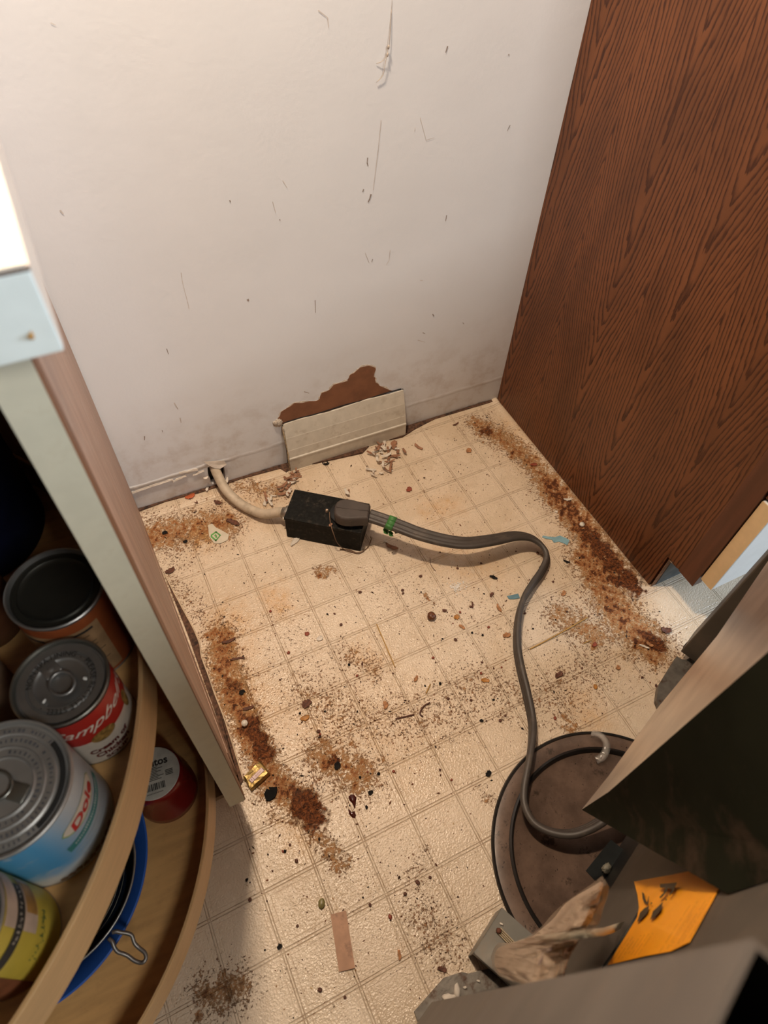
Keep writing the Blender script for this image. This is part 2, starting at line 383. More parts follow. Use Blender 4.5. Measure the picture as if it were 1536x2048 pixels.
# bare subfloor where the vinyl stops short of the cabinet and the wall
m_sub = M('bare_subfloor', (0.10, 0.05, 0.03), .9, dirt=.9, dirtcol=(0.015, 0.01, 0.008), dscale=70, bmp=.8, bscale=400, vscale=200, var=.5)
Lpx = [(330, 1150), (349.5, 1188), (367.7, 1222), (386, 1256), (399, 1287), (403, 1313), (414.6, 1344.7), (430, 1389), (446, 1430), (460, 1472), (478, 1530), (487, 1560), (480, 1575)]
Lv = [F(*p, .0015) for p in Lpx]
poly = [(p.x, p.y) for p in Lv] + [(.0185, -.575), (.017, -.30), (.012, -.15)]
tag(prism('trim_1', poly, -.001, .0016, m_sub), kind='structure')
Bpx = [(279, 1022), (330, 1003), (400, 985), (440, 972), (480, 958), (560, 937), (572, 944), (585, 936), (650, 922), (725, 905), (742, 888), (805, 873), (830, 858), (870, 838), (930, 820), (990, 802)]
Bv = [F(*p, .004) for p in Bpx]
poly = [(p.x, p.y) for p in Bv] + [(.812, -.010), (.4, -.003), (.0, .006)]
tag(prism('trim_2', poly, -.001, .0045, m_sub), kind='structure')
edge_m = M('vinyl_cut_edge', (0.62, 0.48, 0.33), .6)
tag(tube('trim_3', [Vector((p.x, p.y, .002)) for p in Lv[:-1]], .0012, edge_m, n=6), kind='structure')

# ------------------------------------------------------------------ back wall with a real hole
def jag(pts, amp=.002, per=6, seed=1):
    r = random.Random(seed); out = []
    n = len(pts)
    for i in range(n):
        a = Vector(pts[i]); b = Vector(pts[(i + 1) % n])
        for k in range(per):
            p = a.lerp(b, k / per); out.append(Vector((p[0] + r.uniform(-amp, amp), p[1] + r.uniform(-amp, amp))))
    return out
WX = Vector((1, -.0203, 0)).normalized()
def wallpt(x, z, off=0.0):  # x along the wall, off = distance in front of it
    return Vector((x, -.0203 * x, z)) - WALL_N * off
def wall_xz(u, v):
    p = onwall(u, v); return (p.x, p.z)
def wall_material():
    m, nt, bs = ntree('painted_drywall')
    tc = nt.nodes.new('ShaderNodeTexCoord').outputs['Object']
    sep = nt.nodes.new('ShaderNodeSeparateXYZ'); link(nt, tc, sep.inputs[0])
    c = mix(nt, ramp(nt, noise(nt, tc, 3, 4), .3, .7), (0.76, 0.785, 0.825), (0.80, 0.825, 0.87))
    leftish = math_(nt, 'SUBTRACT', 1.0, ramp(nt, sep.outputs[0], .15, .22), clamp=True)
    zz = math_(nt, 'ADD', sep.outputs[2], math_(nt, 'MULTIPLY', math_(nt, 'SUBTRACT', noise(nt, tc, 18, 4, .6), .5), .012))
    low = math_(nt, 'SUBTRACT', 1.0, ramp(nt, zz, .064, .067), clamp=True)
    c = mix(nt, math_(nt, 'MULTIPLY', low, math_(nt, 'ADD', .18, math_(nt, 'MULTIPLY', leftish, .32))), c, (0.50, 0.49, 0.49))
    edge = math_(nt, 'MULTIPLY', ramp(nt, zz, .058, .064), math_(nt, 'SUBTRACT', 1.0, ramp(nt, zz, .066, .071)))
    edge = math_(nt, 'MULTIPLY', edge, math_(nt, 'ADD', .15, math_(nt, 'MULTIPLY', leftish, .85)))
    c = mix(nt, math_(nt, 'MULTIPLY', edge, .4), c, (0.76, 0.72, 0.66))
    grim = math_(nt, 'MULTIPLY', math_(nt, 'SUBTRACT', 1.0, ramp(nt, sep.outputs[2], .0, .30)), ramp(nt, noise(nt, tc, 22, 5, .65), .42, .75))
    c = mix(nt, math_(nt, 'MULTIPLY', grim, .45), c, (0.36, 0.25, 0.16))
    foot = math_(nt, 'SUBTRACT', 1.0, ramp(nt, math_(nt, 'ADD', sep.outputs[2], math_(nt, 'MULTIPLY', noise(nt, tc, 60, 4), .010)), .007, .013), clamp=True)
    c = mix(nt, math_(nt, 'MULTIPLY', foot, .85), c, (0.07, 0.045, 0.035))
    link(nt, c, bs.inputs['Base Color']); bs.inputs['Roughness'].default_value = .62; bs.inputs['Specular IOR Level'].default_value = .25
    h = math_(nt, 'ADD', math_(nt, 'MULTIPLY', noise(nt, tc, 5, 3), 1.2), math_(nt, 'MULTIPLY', edge, 1.5))
    h = math_(nt, 'ADD', h, math_(nt, 'MULTIPLY', noise(nt, tc, 140, 3), .12))
    bump(nt, bs, h, .5, .003)
    return m
m_wall = wall_material()
hole = jag([wall_xz(*p) for p in [(416, 935), (428, 930), (446, 927), (450, 945), (449, 962), (437, 966), (424, 968), (416, 952)]], .0016, 3, 3)
outer = [Vector((-1.2, -.02)), Vector((2.4, -.02)), Vector((2.4, 2.45)), Vector((-1.2, 2.45))]
loops = [[Vector((p[0], p[1], 0)) for p in outer], [Vector((p[0], p[1], 0)) for p in hole]]
tris = tessellate_polygon(loops); allp = outer + hole
V = [wallpt(p[0], p[1]) for p in allp]; nV = len(V)
hb = [wallpt(p[0], p[1], -.0125) for p in hole]; V += hb
Fw = [tuple(t) for t in tris]; nh = len(hole)
for i in range(nh): Fw.append((4 + i, 4 + (i + 1) % nh, nV + (i + 1) % nh, nV + i))
wall = mesh('wall_back', V, Fw, m_wall); tag(wall, kind='structure')
cav = box('wall_cavity', (.10, .013, -.02), (.24, .05, .12), M('wall_cavity_dark', (0.03, 0.025, 0.02), .9), wall)
# torn brown facing paper above the vent, white gypsum rim
m_brown = M('torn_brown_paper', (0.245, 0.105, 0.052), .85, var=.12, vscale=40, dirt=.3, dirtcol=(.14, .06, .03), bmp=.3)
m_gyp = M('torn_white_edge', (0.66, 0.60, 0.52), .9, var=.2, vscale=300, bmp=.8)
tear_px = [(556, 836), (563, 823), (590, 806), (630, 802), (640, 796), (643, 786), (658, 780), (668, 768), (695, 762), (697, 752), (712, 742), (722, 733), (738, 731), (751, 734), (748, 752), (752, 764), (762, 772), (785, 782), (742, 800), (700, 812), (660, 824), (620, 836), (580, 848), (562, 848)]
tp = [wall_xz(*p) for p in tear_px]
def wallflat(name, pts, off, mat, parent=wall, thick=.0004):
    return slab(name, [wallpt(p[0], p[1], off) for p in pts], thick, -WALL_N, mat, parent)
cx = sum(p[0] for p in tp) / len(tp); cz = sum(p[1] for p in tp) / len(tp)
tj = jag(tp, .0015, 3, 11)
grow = [Vector((p[0] + (.0016 if p[0] > cx else -.0016), p[1] + (.0026 if p[1] > cz else .0))) for p in jag(tp, .0018, 3, 12)]
wallflat('torn_edge', grow, .0006, m_gyp); wallflat('torn_paper', tj, .0010, m_brown)
# gypsum crumbs at the vent's upper corner, flap over the hole
m_grit = M('broken_gypsum', (0.50, 0.44, 0.37), .95, var=.4, vscale=500, bmp=1.0, bscale=600)
def lump(name, c, r, mat, parent=None, sq=(1, 1, .6), seed=0, sub=2, amp=.25):
    bm = bmesh.new(); bmesh.ops.create_icosphere(bm, subdivisions=sub, radius=1.0); rr = random.Random(seed)
    for v in bm.verts: v.co *= 1 + rr.uniform(-amp, amp)
    for v in bm.verts: v.co = Vector((v.co.x * r * sq[0], v.co.y * r * sq[1], v.co.z * r * sq[2]))
    ro = Matrix.Rotation(rr.uniform(0, 6.28), 3, 'Z')
    for v in bm.verts: v.co = ro @ v.co + Vector(c)
    return from_bm(name, bm, mat, parent, True)
lump('gypsum_crumb', onwall(556, 846, .002), .009, m_grit, wall, (1, .4, 1), 4, 3)
lump('gypsum_crumb', onwall(566, 856, .002), .006, m_grit, wall, (1, .4, 1.2), 5, 3)
def flake(name, c, L, Wd, rz, mat, parent=None, curl=.35, thick=.0006, tilt=0.0, seed=0, pointed=.6, nx=9, ny=4, rag=.12):
    """a curled chip with ragged outline and thickness"""
    r = random.Random(seed); V = []; Fc = []
    for i in range(nx):
        t = i / (nx - 1) * 2 - 1; wd = Wd * (1 - pointed * abs(t) ** 2.2) * (1 + r.uniform(-rag, rag))
        off = r.uniform(-rag, rag) * Wd * .4
        for j in range(ny):
            s = j / (ny - 1) * 2 - 1
            x = t * L / 2; y = s * wd / 2 + off + .12 * L * (t * t) * (1 if seed % 2 else -1) * .6
            z = curl * L * .5 * (t * t) * .35 + curl * Wd * .35 * s * s
            V.append(Vector((x, y, z)))
    n = len(V); V += [v + Vector((0, 0, thick)) for v in V]
    for i in range(nx - 1):
        for j in range(ny - 1):
            a = i * ny + j; q = (a, a + 1, a + ny + 1, a + ny); Fc.append(tuple(reversed(q))); Fc.append(tuple(k + n for k in q))
    rim = [j for j in range(ny)] + [i * ny + ny - 1 for i in range(1, nx)] + [(nx - 1) * ny + j for j in range(ny - 2, -1, -1)] + [i * ny for i in range(nx - 2, 0, -1)]
    for k in range(len(rim)):
        a, b = rim[k], rim[(k + 1) % len(rim)]; Fc.append((a, b, b + n, a + n))
    R = Matrix.Rotation(rz, 3, 'Z') @ Matrix.Rotation(tilt, 3, 'X')
    mn = min((R @ v).z for v in V)
    V = [R @ v - Vector((0, 0, mn)) + Vector(c) for v in V]
    o = mesh(name, V, Fc, mat, parent, True)
    bm = bmesh.new(); bm.from_mesh(o.data); bmesh.ops.recalc_face_normals(bm, faces=bm.faces); bm.to_mesh(o.data); bm.free()
    return o
m_paper = M('torn_wall_paper', (0.66, 0.60, 0.53), .9, var=.1, bmp=.4)
fl = [wallpt(*wall_xz(407, 922), .002), wallpt(*wall_xz(447, 919), .003), wallpt(*wall_xz(452, 926), .004), wallpt(*wall_xz(447, 929), .005), wallpt(*wall_xz(438, 932), .008), wallpt(*wall_xz(428, 932), .007), wallpt(*wall_xz(416, 928), .004)]
slab('torn_flap', fl, .0006, (0, -1, .3), m_paper, wall)
for k, (u, v, L) in enumerate([(452, 955, .014), (454, 968, .016), (410, 950, .010), (412, 972, .012)]):
    p = onwall(u, v, .002)
    flake('torn_flap', (p.x, p.y - .004, p.z - .006), L, .005, 1.2 + k, m_paper, wall, .8, seed=k)
# ragged paint ridge left of the hole
for k, (u0, v0, u1, v1) in enumerate([(264, 985, 300, 972), (300, 972, 345, 958), (345, 962, 372, 950), (358, 945, 395, 938), (385, 950, 408, 940)]):
    a = wall_xz(u0, v0); b = wall_xz(u1, v1); r = random.Random(k); up = []; dn = []
    for i in range(8):
        t = i / 7; x = a[0] + (b[0] - a[0]) * t; z = a[1] + (b[1] - a[1]) * t
        up.append((x, z + r.uniform(.0015, .004))); dn.append((x, z - r.uniform(.0003, .002)))
    slab('peeling_paint', [wallpt(p[0], p[1], .0012 + .0010 * (i % 2)) for i, p in enumerate(up)] + [wallpt(p[0], p[1], .003) for p in reversed(dn)], .0007, (0, -1, 0), m_paper, wall)
# scuffs and a hanging cobweb on the wall
m_scuff = M('scuff', (0.30, 0.24, 0.21), .9)
m_scuff2 = M('pale_scuff', (0.62, 0.57, 0.54), .9)
D1 = Decal(); D2 = Decal(); ident = lambda x, y: wallpt(x, y, .0006)
def stroke(D, pts, w):
    P = [Vector(wall_xz(*p)) for p in pts]
    for a, b in zip(P[:-1], P[1:]):
        d = (b - a)
        if d.length < 1e-5: continue
        n = Vector((-d.y, d.x)).normalized() * w; D.poly([tuple(a - n), tuple(b - n * .6), tuple(b + n * .6), tuple(a + n)], ident)
for pts, w in [([(362, 545), (364, 560), (370, 585), (375, 603), (378, 618)], .0005), ([(289, 872), (289, 880)], .0009), ([(333, 697), (337, 708)], .0006), ([(735, 315), (734, 325), (736, 332)], .0008),
               ([(727, 378), (725, 384)], .0009), ([(742, 388), (739, 398), (736, 404)], .0013), ([(745, 518), (743, 524)], .0007), ([(495, 598), (497, 602)], .0018), ([(730, 505), (738, 525)], .0004), ([(893, 430), (891, 442)], .0007),
               ([(565, 360), (574, 375)], .0004), ([(545, 403), (551, 425)], .0005), ([(559, 438), (560, 441)], .0008), ([(630, 600), (631, 625)], .0006), ([(459, 400), (461, 404)], .0009), ([(895, 92), (891, 105)], .0010),
               ([(865, 628), (868, 632)], .0009), ([(1017, 108), (1018, 111)], .0008), ([(608, 783), (618, 786)], .0008), ([(780, 500), (778, 520), (772, 530)], .0005), ([(324, 860), (325, 864)], .0006), ([(830, 255), (829, 262)], .0004),
               ([(101, 45), (112, 50)], .0004), ([(840, 560), (846, 561)], .0005), ([(1020, 250), (1014, 262)], .0006), ([(845, 665), (850, 667)], .0007), ([(925, 645), (928, 648)], .0006)]:
    stroke(D1 if w > .00055 else D2, pts, w)
for pts, w in [([(784, 0), (778, 90)], .0004), ([(762, 240), (756, 300), (746, 380)], .0006), ([(840, 235), (852, 280), (868, 275)], .0004), ([(636, 20), (655, 35), (657, 55)], .0006), ([(348, 805), (356, 818)], .0010),
               ([(360, 835), (362, 845)], .0010), ([(835, 680), (850, 684)], .0006), ([(120, 420), (127, 428)], .0012)]:
    stroke(D2, pts, w)
tag(D1.build('scuff_marks', m_scuff, wall), kind='stuff'); tag(D2.build('pale_scuff_marks', m_scuff2, wall), kind='stuff')
web = empty('cobweb', onwall(775, 105, .003))
m_web = M('cobweb_thread', (0.42, 0.36, 0.31), .9)
def loc(o, pts): return [Vector(p) - o.location for p in pts]
w1 = tube('thread', loc(web, [onwall(783, 20, .001), onwall(780, 70, .003), onwall(776, 100, .004), onwall(770, 130, .004), onwall(766, 150, .003), onwall(754, 164, .002)]), .00045, m_web, web, n=5)
w2 = tube('thread', loc(web, [onwall(773, 112, .004), onwall(765, 122, .003), onwall(753, 127, .001)]), .00035, m_web, web, n=5)
for k, (u, v) in enumerate([(777, 94), (775, 109)]): lump('dust_clot', onwall(u, v, .004) - web.location, .0015, m_web, web, (1, 1, 1.6), k)
tag(web, 'thin dusty cobweb thread hanging on the white wall near the top', 'cobweb')

# ------------------------------------------------------------------ baseboard vent (flared sheet-metal register)
vent = empty('wall_vent', wallpt(.436, 0, .012)); tag(vent, 'cream metal baseboard vent cover under the torn brown wall paper', 'vent')
m_vent = M('vent_enamel', (0.62, 0.585, 0.51), .45, var=.05, dirt=.35, dirtcol=(.33, .27, .2), dscale=50, bmp=.12, bscale=120)
prof = [(.002, .1195), (.0045, .1190), (.0125, .0885), (.0130, .0875), (.0185, .0590), (.0190, .0580), (.0215, .0400), (.0236, .0385), (.0240, .0365), (.0230, .0345), (.0225, .004), (.0225, .001)]
x0, x1 = .309, .566
V = []; Fc = []; nseg = 24; r = random.Random(3)
for i in range(nseg + 1):
    x = x0 + (x1 - x0) * i / nseg
    for k, (o_, z) in enumerate(prof):
        xx = x + (.004 * (1 - z / .12) if i == nseg else 0) - (.0 if i else 0)
        zz = z + (r.uniform(-.0012, .0005) if k == 0 else 0) + .0015 * math.sin(i * .5) * (z > .1)
        V.append(wallpt(xx, zz, o_) - vent.location)
m = len(prof)
for i in range(nseg):
    for k in range(m - 1): Fc.append((i * m + k, i * m + k + 1, (i + 1) * m + k + 1, (i + 1) * m + k))
cover = mesh('cover', V, Fc, m_vent, vent)
sol = cover.modifiers.new('sheet', 'SOLIDIFY'); sol.thickness = .0012; sol.offset = -1
m_dark = M('dark_gap', (0.02, 0.016, 0.013), .9)
slab('end_gap', [wallpt(x0 + .001, z, o_ - .001) - vent.location for o_, z in prof] + [wallpt(x0 + .001, .001, .001) - vent.location], .001, (-1, 0, 0), m_dark, vent)
slab('end_gap', [wallpt(x1 - .001, z, o_ - .001) - vent.location for o_, z in prof] + [wallpt(x1 - .001, .001, .001) - vent.location], .001, (-1, 0, 0), m_dark, vent)
m_fib = M('frayed_caulk', (0.35, 0.27, 0.17), .9, var=.4, vscale=300, bmp=.8)
tube('old_caulk', [wallpt(x0 - .001, .112, .003) - vent.location, wallpt(x0 - .0015, .09, .010) - vent.location, wallpt(x0 - .000, .06, .0165) - vent.location, wallpt(x0 - .0015, .035, .022) - vent.location, wallpt(x0, .004, .021) - vent.location], .0018, m_fib, vent, n=6)
m_black = M('black_gap', (0.012, 0.01, 0.01), .9)
tube('top_gap', [wallpt(x0 + .002 + (x1 - x0 - .006) * k / 8, .1205 + .001 * math.sin(k * 2), .0015) - vent.location for k in range(9)], .0011, m_black, vent, n=6)

# ------------------------------------------------------------------ right cabinet in dark oak veneer
def oak(name, ys, light=(0.215, 0.088, 0.032), darkc=(0.062, 0.021, 0.0085)):
    m, nt, bs = ntree(name)
    tc = nt.nodes.new('ShaderNodeTexCoord').outputs['Object']
    A = nt.nodes.new('ShaderNodeAttribute'); A.attribute_name = 'grain'
    v1 = mapping(nt, tc, (1, 9, 3.0)); v2 = mapping(nt, tc, (1, 60, 9)); v3 = mapping(nt, tc, (1, 900, 22)); v4 = mapping(nt, tc, (1, 170, 60))
    ph = math_(nt, 'ADD', A.outputs['Fac'], math_(nt, 'MULTIPLY', math_(nt, 'SUBTRACT', noise(nt, v1, 1, 3), .5), 4.5))
    ph = math_(nt, 'ADD', ph, math_(nt, 'MULTIPLY', math_(nt, 'SUBTRACT', noise(nt, v2, 1, 3, .6), .5), 1.5))
    ph = math_(nt, 'ADD', ph, math_(nt, 'MULTIPLY', math_(nt, 'SUBTRACT', noise(nt, v4, 1, 2, .6), .5), .45))
    fr = math_(nt, 'FRACT', ph)
    band = math_(nt, 'MULTIPLY', ramp(nt, fr, .40, .86), math_(nt, 'SUBTRACT', 1.0, ramp(nt, fr, .90, .99)))
    pores = ramp(nt, noise(nt, v3, 1, 2, .6), .50, .72)
    dk = math_(nt, 'ADD', math_(nt, 'MULTIPLY', band, .78), math_(nt, 'MULTIPLY', pores, math_(nt, 'ADD', .12, math_(nt, 'MULTIPLY', band, .5))), clamp=True)
    blotch = ramp(nt, noise(nt, mapping(nt, tc, (1, 16, 5)), 1, 3), .35, .7)
    lt = mix(nt, blotch, light, tuple(c * .72 for c in light))
    c = mix(nt, dk, lt, darkc)
    link(nt, c, bs.inputs['Base Color']); bs.inputs['Roughness'].default_value = .42; bs.inputs['Specular IOR Level'].default_value = .35
    bump(nt, bs, math_(nt, 'MULTIPLY', dk, -1.0), .25, .0006)
    return m
m_oak = oak('oak_veneer', None, (0.180, 0.066, 0.025), (0.038, 0.0105, 0.004))
m_solid = M('stained_solid_oak', (0.115, 0.040, 0.018), .42, var=.22, vscale=1, stretch=(60, 60, 4), bmp=.05)
m_white = M('white_enamel', (0.78, 0.78, 0.77), .35, var=.02)
XR = .8125; YB = -.0165; YT = -.556; YF = -.617; ZT = .0925
cab = empty('base_cabinet', (XR + .2, -.3, 0)); tag(cab, 'dark stained oak cabinet standing right of the empty stove gap', 'cabinet')
def side_panel():
    ny, nz = 150, 320
    ys = np.linspace(YF + .034, YB, ny); zs = np.linspace(0.0, 2.15, nz)
    V = []; idx = {}; g = []
    axes = [(-.04, .8), (-.235, .5), (-.362, .0), (-.495, .35), (-.62, .2)]
    for iz, z in enumerate(zs):
        for iy, y in enumerate(ys):
            V.append((XR, y, z)); best = 1e9
            for yk, o in axes:
                yk2 = yk + .010 * math.sin(z * 5 + o * 9)
                d = abs(y - yk2); g_ = 135 * (math.sqrt(d * d + .0055 ** 2) + 2.0 * max(0, d - .012) ** 2)
                val = g_ - 15.0 * (z + .06 * math.sin(z * 9 + o * 6)) + o * 3
                best = min(best, val) if True else best
            g.append(best)
    Fc = []
    for iz in range(nz - 1):
        for iy in range(ny - 1):
            a = iz * ny + iy
            if zs[iz + 1] <= ZT + .004 and ys[iy] < YT: continue
            Fc.append((a, a + ny, a + ny + 1, a + 1))
    o = mesh('side_panel', [Vector(v) - cab.location for v in V], Fc, m_oak, cab)
    at = o.data.attributes.new('grain', 'FLOAT', 'POINT'); at.data.foreach_set('value', np.array(g, np.float32))
    s = o.modifiers.new('ply', 'SOLIDIFY'); s.thickness = .016; s.offset = -1
    # offset normal must point to -x
    return o
side_panel()
L = cab.location
def cbox(name, lo, hi, mat, bev=0.0, parent=cab): return box(name, Vector(lo) - L, Vector(hi) - L, mat, parent, bev)
cbox('front_stile', (XR - .0005, YF, ZT), (XR + .019, YF + .035, 2.15), m_solid, .001)
m_chip = M('raw_chipped_wood', (0.42, 0.27, 0.15), .9, var=.35, vscale=300, bmp=.6)
for k in range(5):
    p = F(1336 + 5 * k, 1112 + 7 * k, ZT)
    flake('splinter', Vector((XR + .002 + .001 * k, YT - .004 - .008 * k, ZT - .003)) - L, .008, .002, 1.2 + k * .5, m_chip, cab, .2, seed=k)
m_toe = M('toe_board_daylit', (0.10, 0.115, 0.12), .7, var=.2)  # blue of the daylight on the board is mixed into this grey
cbox('toe_kick', (XR + .012, YT - .002, .0), (2.0, YT + .014, ZT + .01), m_toe)
m_raw = M('raw_plywood_edge', (0.22, 0.105, 0.05), .85, var=.35, vscale=1, stretch=(80, 80, 500), dirt=.6, bmp=.4)
cbox('panel_edge', (XR + .0005, YT - .0012, .0), (XR + .0155, YT - .0004, ZT), m_raw)
cbox('carcass', (XR + .017, YF + .02, ZT + .01), (2.0, -.03, 2.12), M('cabinet_inside', (0.12, 0.06, 0.03), .7))
cbox('upper_door', (XR + .004, YF - .026, .335), (XR + .46, YF - .001, .72), m_solid, .002)
cbox('drawer_front', (XR + .004, YF - .026, .73), (XR + .46, YF - .001, .86), m_solid, .002)
cbox('door_lit_side', (XR + .0032, YF - .0255, .118), (XR + .0040, YF - .0015, .329), M('golden_lit_side', (0.80, 0.58, 0.32), .4, var=.04))  # thin strip painting warm lamp light onto the white door's side
dw = cbox('lower_door', (XR + .004, YF - .026, .117), (XR + .60, YF - .001, .330), m_white, .002); tag(dw, 'white lower door panel')

# ------------------------------------------------------------------ left base cabinet
m_cream = M('cream_painted_face', (0.67, 0.655, 0.53), .5, var=.04, dirt=.12, dirtcol=(.3, .22, .12), dscale=60)
m_pink = M('worn_side_veneer', (0.42, 0.27, 0.20), .55, var=.16, vscale=1, stretch=(90, 90, 6), dirt=.25, dirtcol=(.62, .52, .44), dscale=45, bmp=.1)
m_brs = M('stained_edge_strip', (0.20, 0.078, 0.032), .5, var=.25, vscale=1, stretch=(90, 90, 5))
m_ply = M('cabinet_birch_inside', (0.16, 0.085, 0.035), .6, var=.1)
lc = empty('corner_cabinet', (-.4, -.32, 0)); tag(lc, 'cream-faced corner base cabinet left of the gap with its door open', 'cabinet')
LL = lc.location
bm = bmesh.new()
def side_prism(x_b, x_f, th, y0, y1, z0, z1, bm=bm):
    vs = []
    for (y, x) in ((y0, x_b), (y1, x_f)):
        for z in (z0, z1):
            for dx in (0, -th): vs.append(bm.verts.new(Vector((x + dx, y, z)) - LL))
    a = vs
    for f in ((0, 1, 3, 2), (4, 6, 7, 5), (0, 4, 5, 1), (2, 3, 7, 6), (0, 2, 6, 4), (1, 5, 7, 3)): bm.faces.new([a[i] for i in f])
side_prism(.006, .0205, .014, -.0045, -.607, .1065, .874)
side_prism(.006, .0200, .014, -.0045, -.556, 0, .1065)
from_bm('side_panel', bm, m_pink, lc)
def lbox(name, lo, hi, mat, bev=0.0, parent=lc): return box(name, Vector(lo) - LL, Vector(hi) - LL, mat, parent, bev)
st = lbox('face_stile', (.0010, -.6245, .1065), (.0225, -.606, .874), m_brs)
lbox('painted_face', (.0008, -.6253, .1065), (.0215, -.6243, .874), m_cream, 0.0, lc)
lbox('top_rail', (-.55, -.6253, .842), (.0008, -.606, .874), m_cream)
lbox('cabinet_floor', (-.74, -.604, .086), (.004, -.02, .100), m_ply)
lbox('back_board', (-.74, -.020, .10), (.004, -.012, .87), m_ply)
lbox('far_side', (-.755, -.95, .0), (-.741, -.012, .872), m_ply)
lbox('toe_kick', (-.74, -.560, 0), (.004, -.548, .086), m_ply)

ct = empty('countertop', (-.35, -.32, .876)); tag(ct, 'cream laminate countertop on the left with a front edge tinted pale blue for cool light', 'countertop')
m_lam = M('cream_laminate', (0.80, 0.72, 0.62), .35, var=.03)
m_edge = M('cool_lit_edge', (0.84, 0.93, 0.93), .4, var=.03, dirt=.0)  # cool room light on the front edge is put into its colour
m_eds = M('end_banding', (0.62, 0.55, 0.49), .5, var=.04)
def tb(name, lo, hi, mat, bev=0.0): return box(name, Vector(lo) - ct.location, Vector(hi) - ct.location, mat, ct, bev)
tb('surface', (-1.0, -.6485, .9130), (.0365, -.006, .9148), m_lam, .0008)
tb('slab', (-1.0, -.6470, .876), (.0355, -.006, .9128), m_eds)
tb('front_edge', (-.52, -.6500, .8758), (.0375, -.6472, .9125), m_edge, .0008)
e = tb('end_edge', (.0357, -.6470, .8758), (.0380, -.006, .9128), m_eds, .0006)
tb('edge_seam', (-.52, -.6502, .9126), (.0378, -.6470, .9132), M('dark_seam', (.08, .07, .07), .8))
tb('return_slab', (-1.0, -1.6, .876), (-.54, -.6502, .9145), m_eds)
lump('rust_spot', Vector((.0290, -.6500, .8865)) - ct.location, .0022, M('rust_spot', (0.42, 0.22, 0.06), .8), ct, (1, .12, .9), 3)

# ------------------------------------------------------------------ lazy susan
AX, AY, RS = -.362, -.519, .3619
ls = empty('lazy_susan', (AX, AY, .10)); tag(ls, 'two-tier round wooden turntable shelf inside the corner cabinet', 'turntable')
m_tray = M('birch_tray', (0.62, 0.36, 0.14), .42, var=.10, vscale=1, stretch=(14, 90, 30), dirt=.10, dirtcol=(.12, .05, .02), dscale=60, bmp=.05)
m_rim = M('birch_rim', (0.60, 0.38, 0.18), .45, var=.06, vscale=1, stretch=(30, 30, 300))
def shelf(zt):
    zb = zt - .0541
    o = lathe('shelf', [(.012, zb), (RS - .0045, zb), (RS - .0045, zb + .012), (.012, zb + .012), (.012, zb)], (0, 0), 128, m_tray, ls, z0=-.10)
    lathe('rim', [(RS - .0040, zb), (RS, zb), (RS, zt - .0008), (RS - .0008, zt), (RS - .0033, zt), (RS - .0040, zt - .0008), (RS - .0040, zb)], (0, 0), 160, m_rim, o, z0=-.10)
    return o
shelf(.5073); shelf(.175)
lathe('post', [(.0001, .0), (.0115, .0), (.0115, .76), (.0001, .76)], (0, 0), 24, M('post_metal', (.5, .5, .5), .35, 1), ls)
ZU = .4652; ZL = .1330

# ------------------------------------------------------------------ cans on the upper shelf
m_tin = M('tin_plate', (0.30, 0.30, 0.275), .34, .9, var=.06)
m_tin2 = M('brushed_can_lid', (0.36, 0.36, 0.355), .40, .85, var=.08)
m_ink = M('black_ink', (0.02, 0.02, 0.02), .6)
def can_body(root, r, h, mat, zb=0.003, zt=None):
    zt = h - .003 if zt is None else zt
    return lathe('label', [(r - .0004, zb), (r - .0002, zb), (r - .0002, zt), (r - .0004, zt)], (0, 0), 72, mat, root)
def can_shell(root, r, h, mat):
    return lathe('tin_body', [(.0001, .002), (r - .003, .002), (r - .001, 0), (r + .0002, .0015), (r - .0006, .004), (r - .0006, h - .005), (r + .0006, h - .003), (r + .0008, h - .0008), (r, h), (r - .0012, h - .0002), (r - .0022, h - .0035), (r - .0026, h - .0045)], (0, 0), 72, mat, root)
def lid(root, r, h, rings, mat, name='lid'):
    pr = [(r - .0024, h - .0042)]
    for a, dz in rings: pr.append((a, h + dz))
    pr.append((.0001, h + rings[-1][1]))
    return lathe(name, pr, (0, 0), 72, mat, root)

# soup can
c = (-.0628, -.6122); sh = .0945; sr = .0358
soup = empty('soup_can', (c[0], c[1], ZU)); tag(soup, 'red and white cream of chicken soup can with a pull tab lid', 'can')
can_shell(soup, sr, sh, m_tin)
m_red = M('label_red', (0.42, 0.022, 0.016), .4, var=.04); m_wht = M('label_white', (0.62, 0.56, 0.48), .45, var=.04); m_gold = M('label_gold', (0.28, 0.17, 0.05), .4, var=.5, vscale=300)
lb = lathe('label', [(sr - .0001, .003), (sr - .0001, .0465)], (0, 0), 72, m_wht, soup)
lathe('red_band', [(sr - .0001, .0465), (sr - .0001, sh - .006)], (0, 0), 72, m_red, lb)
D = Decal(); fn = cylmap((0, 0), sr + .0002, math.radians(-67), .0695); D.text("Campbell's", fn, .0195, shear=.60, bold=.00005, xscale=1.0); D.build('lettering', M('script_white', (.72, .66, .58), .45), lb)
D = Decal(); D.text('Cream of', cylmap((0, 0), sr + .0003, math.radians(-70), .0265), .0090, bold=.0004); D.text('Chicken', cylmap((0, 0), sr + .0003, math.radians(-69), .0172), .0095, bold=.0004)
D.text('SOUP', cylmap((0, 0), sr + .0002, math.radians(-68), .0080), .0072, bold=.0002, xscale=1.2); D.build('lettering', M('maroon_ink', (.12, .012, .012), .5), lb)
D = Decal(); fm = cylmap((0, 0), sr + .0001, math.radians(-69), .0470)
D.oval(.0106, .0082, fm); D.build('medallion', m_gold, lb)
D = Decal(); fm = cylmap((0, 0), sr + .0001, math.radians(-16), .047); D.oval(.005, .012, fm); D.build('medallion', m_gold, lb)
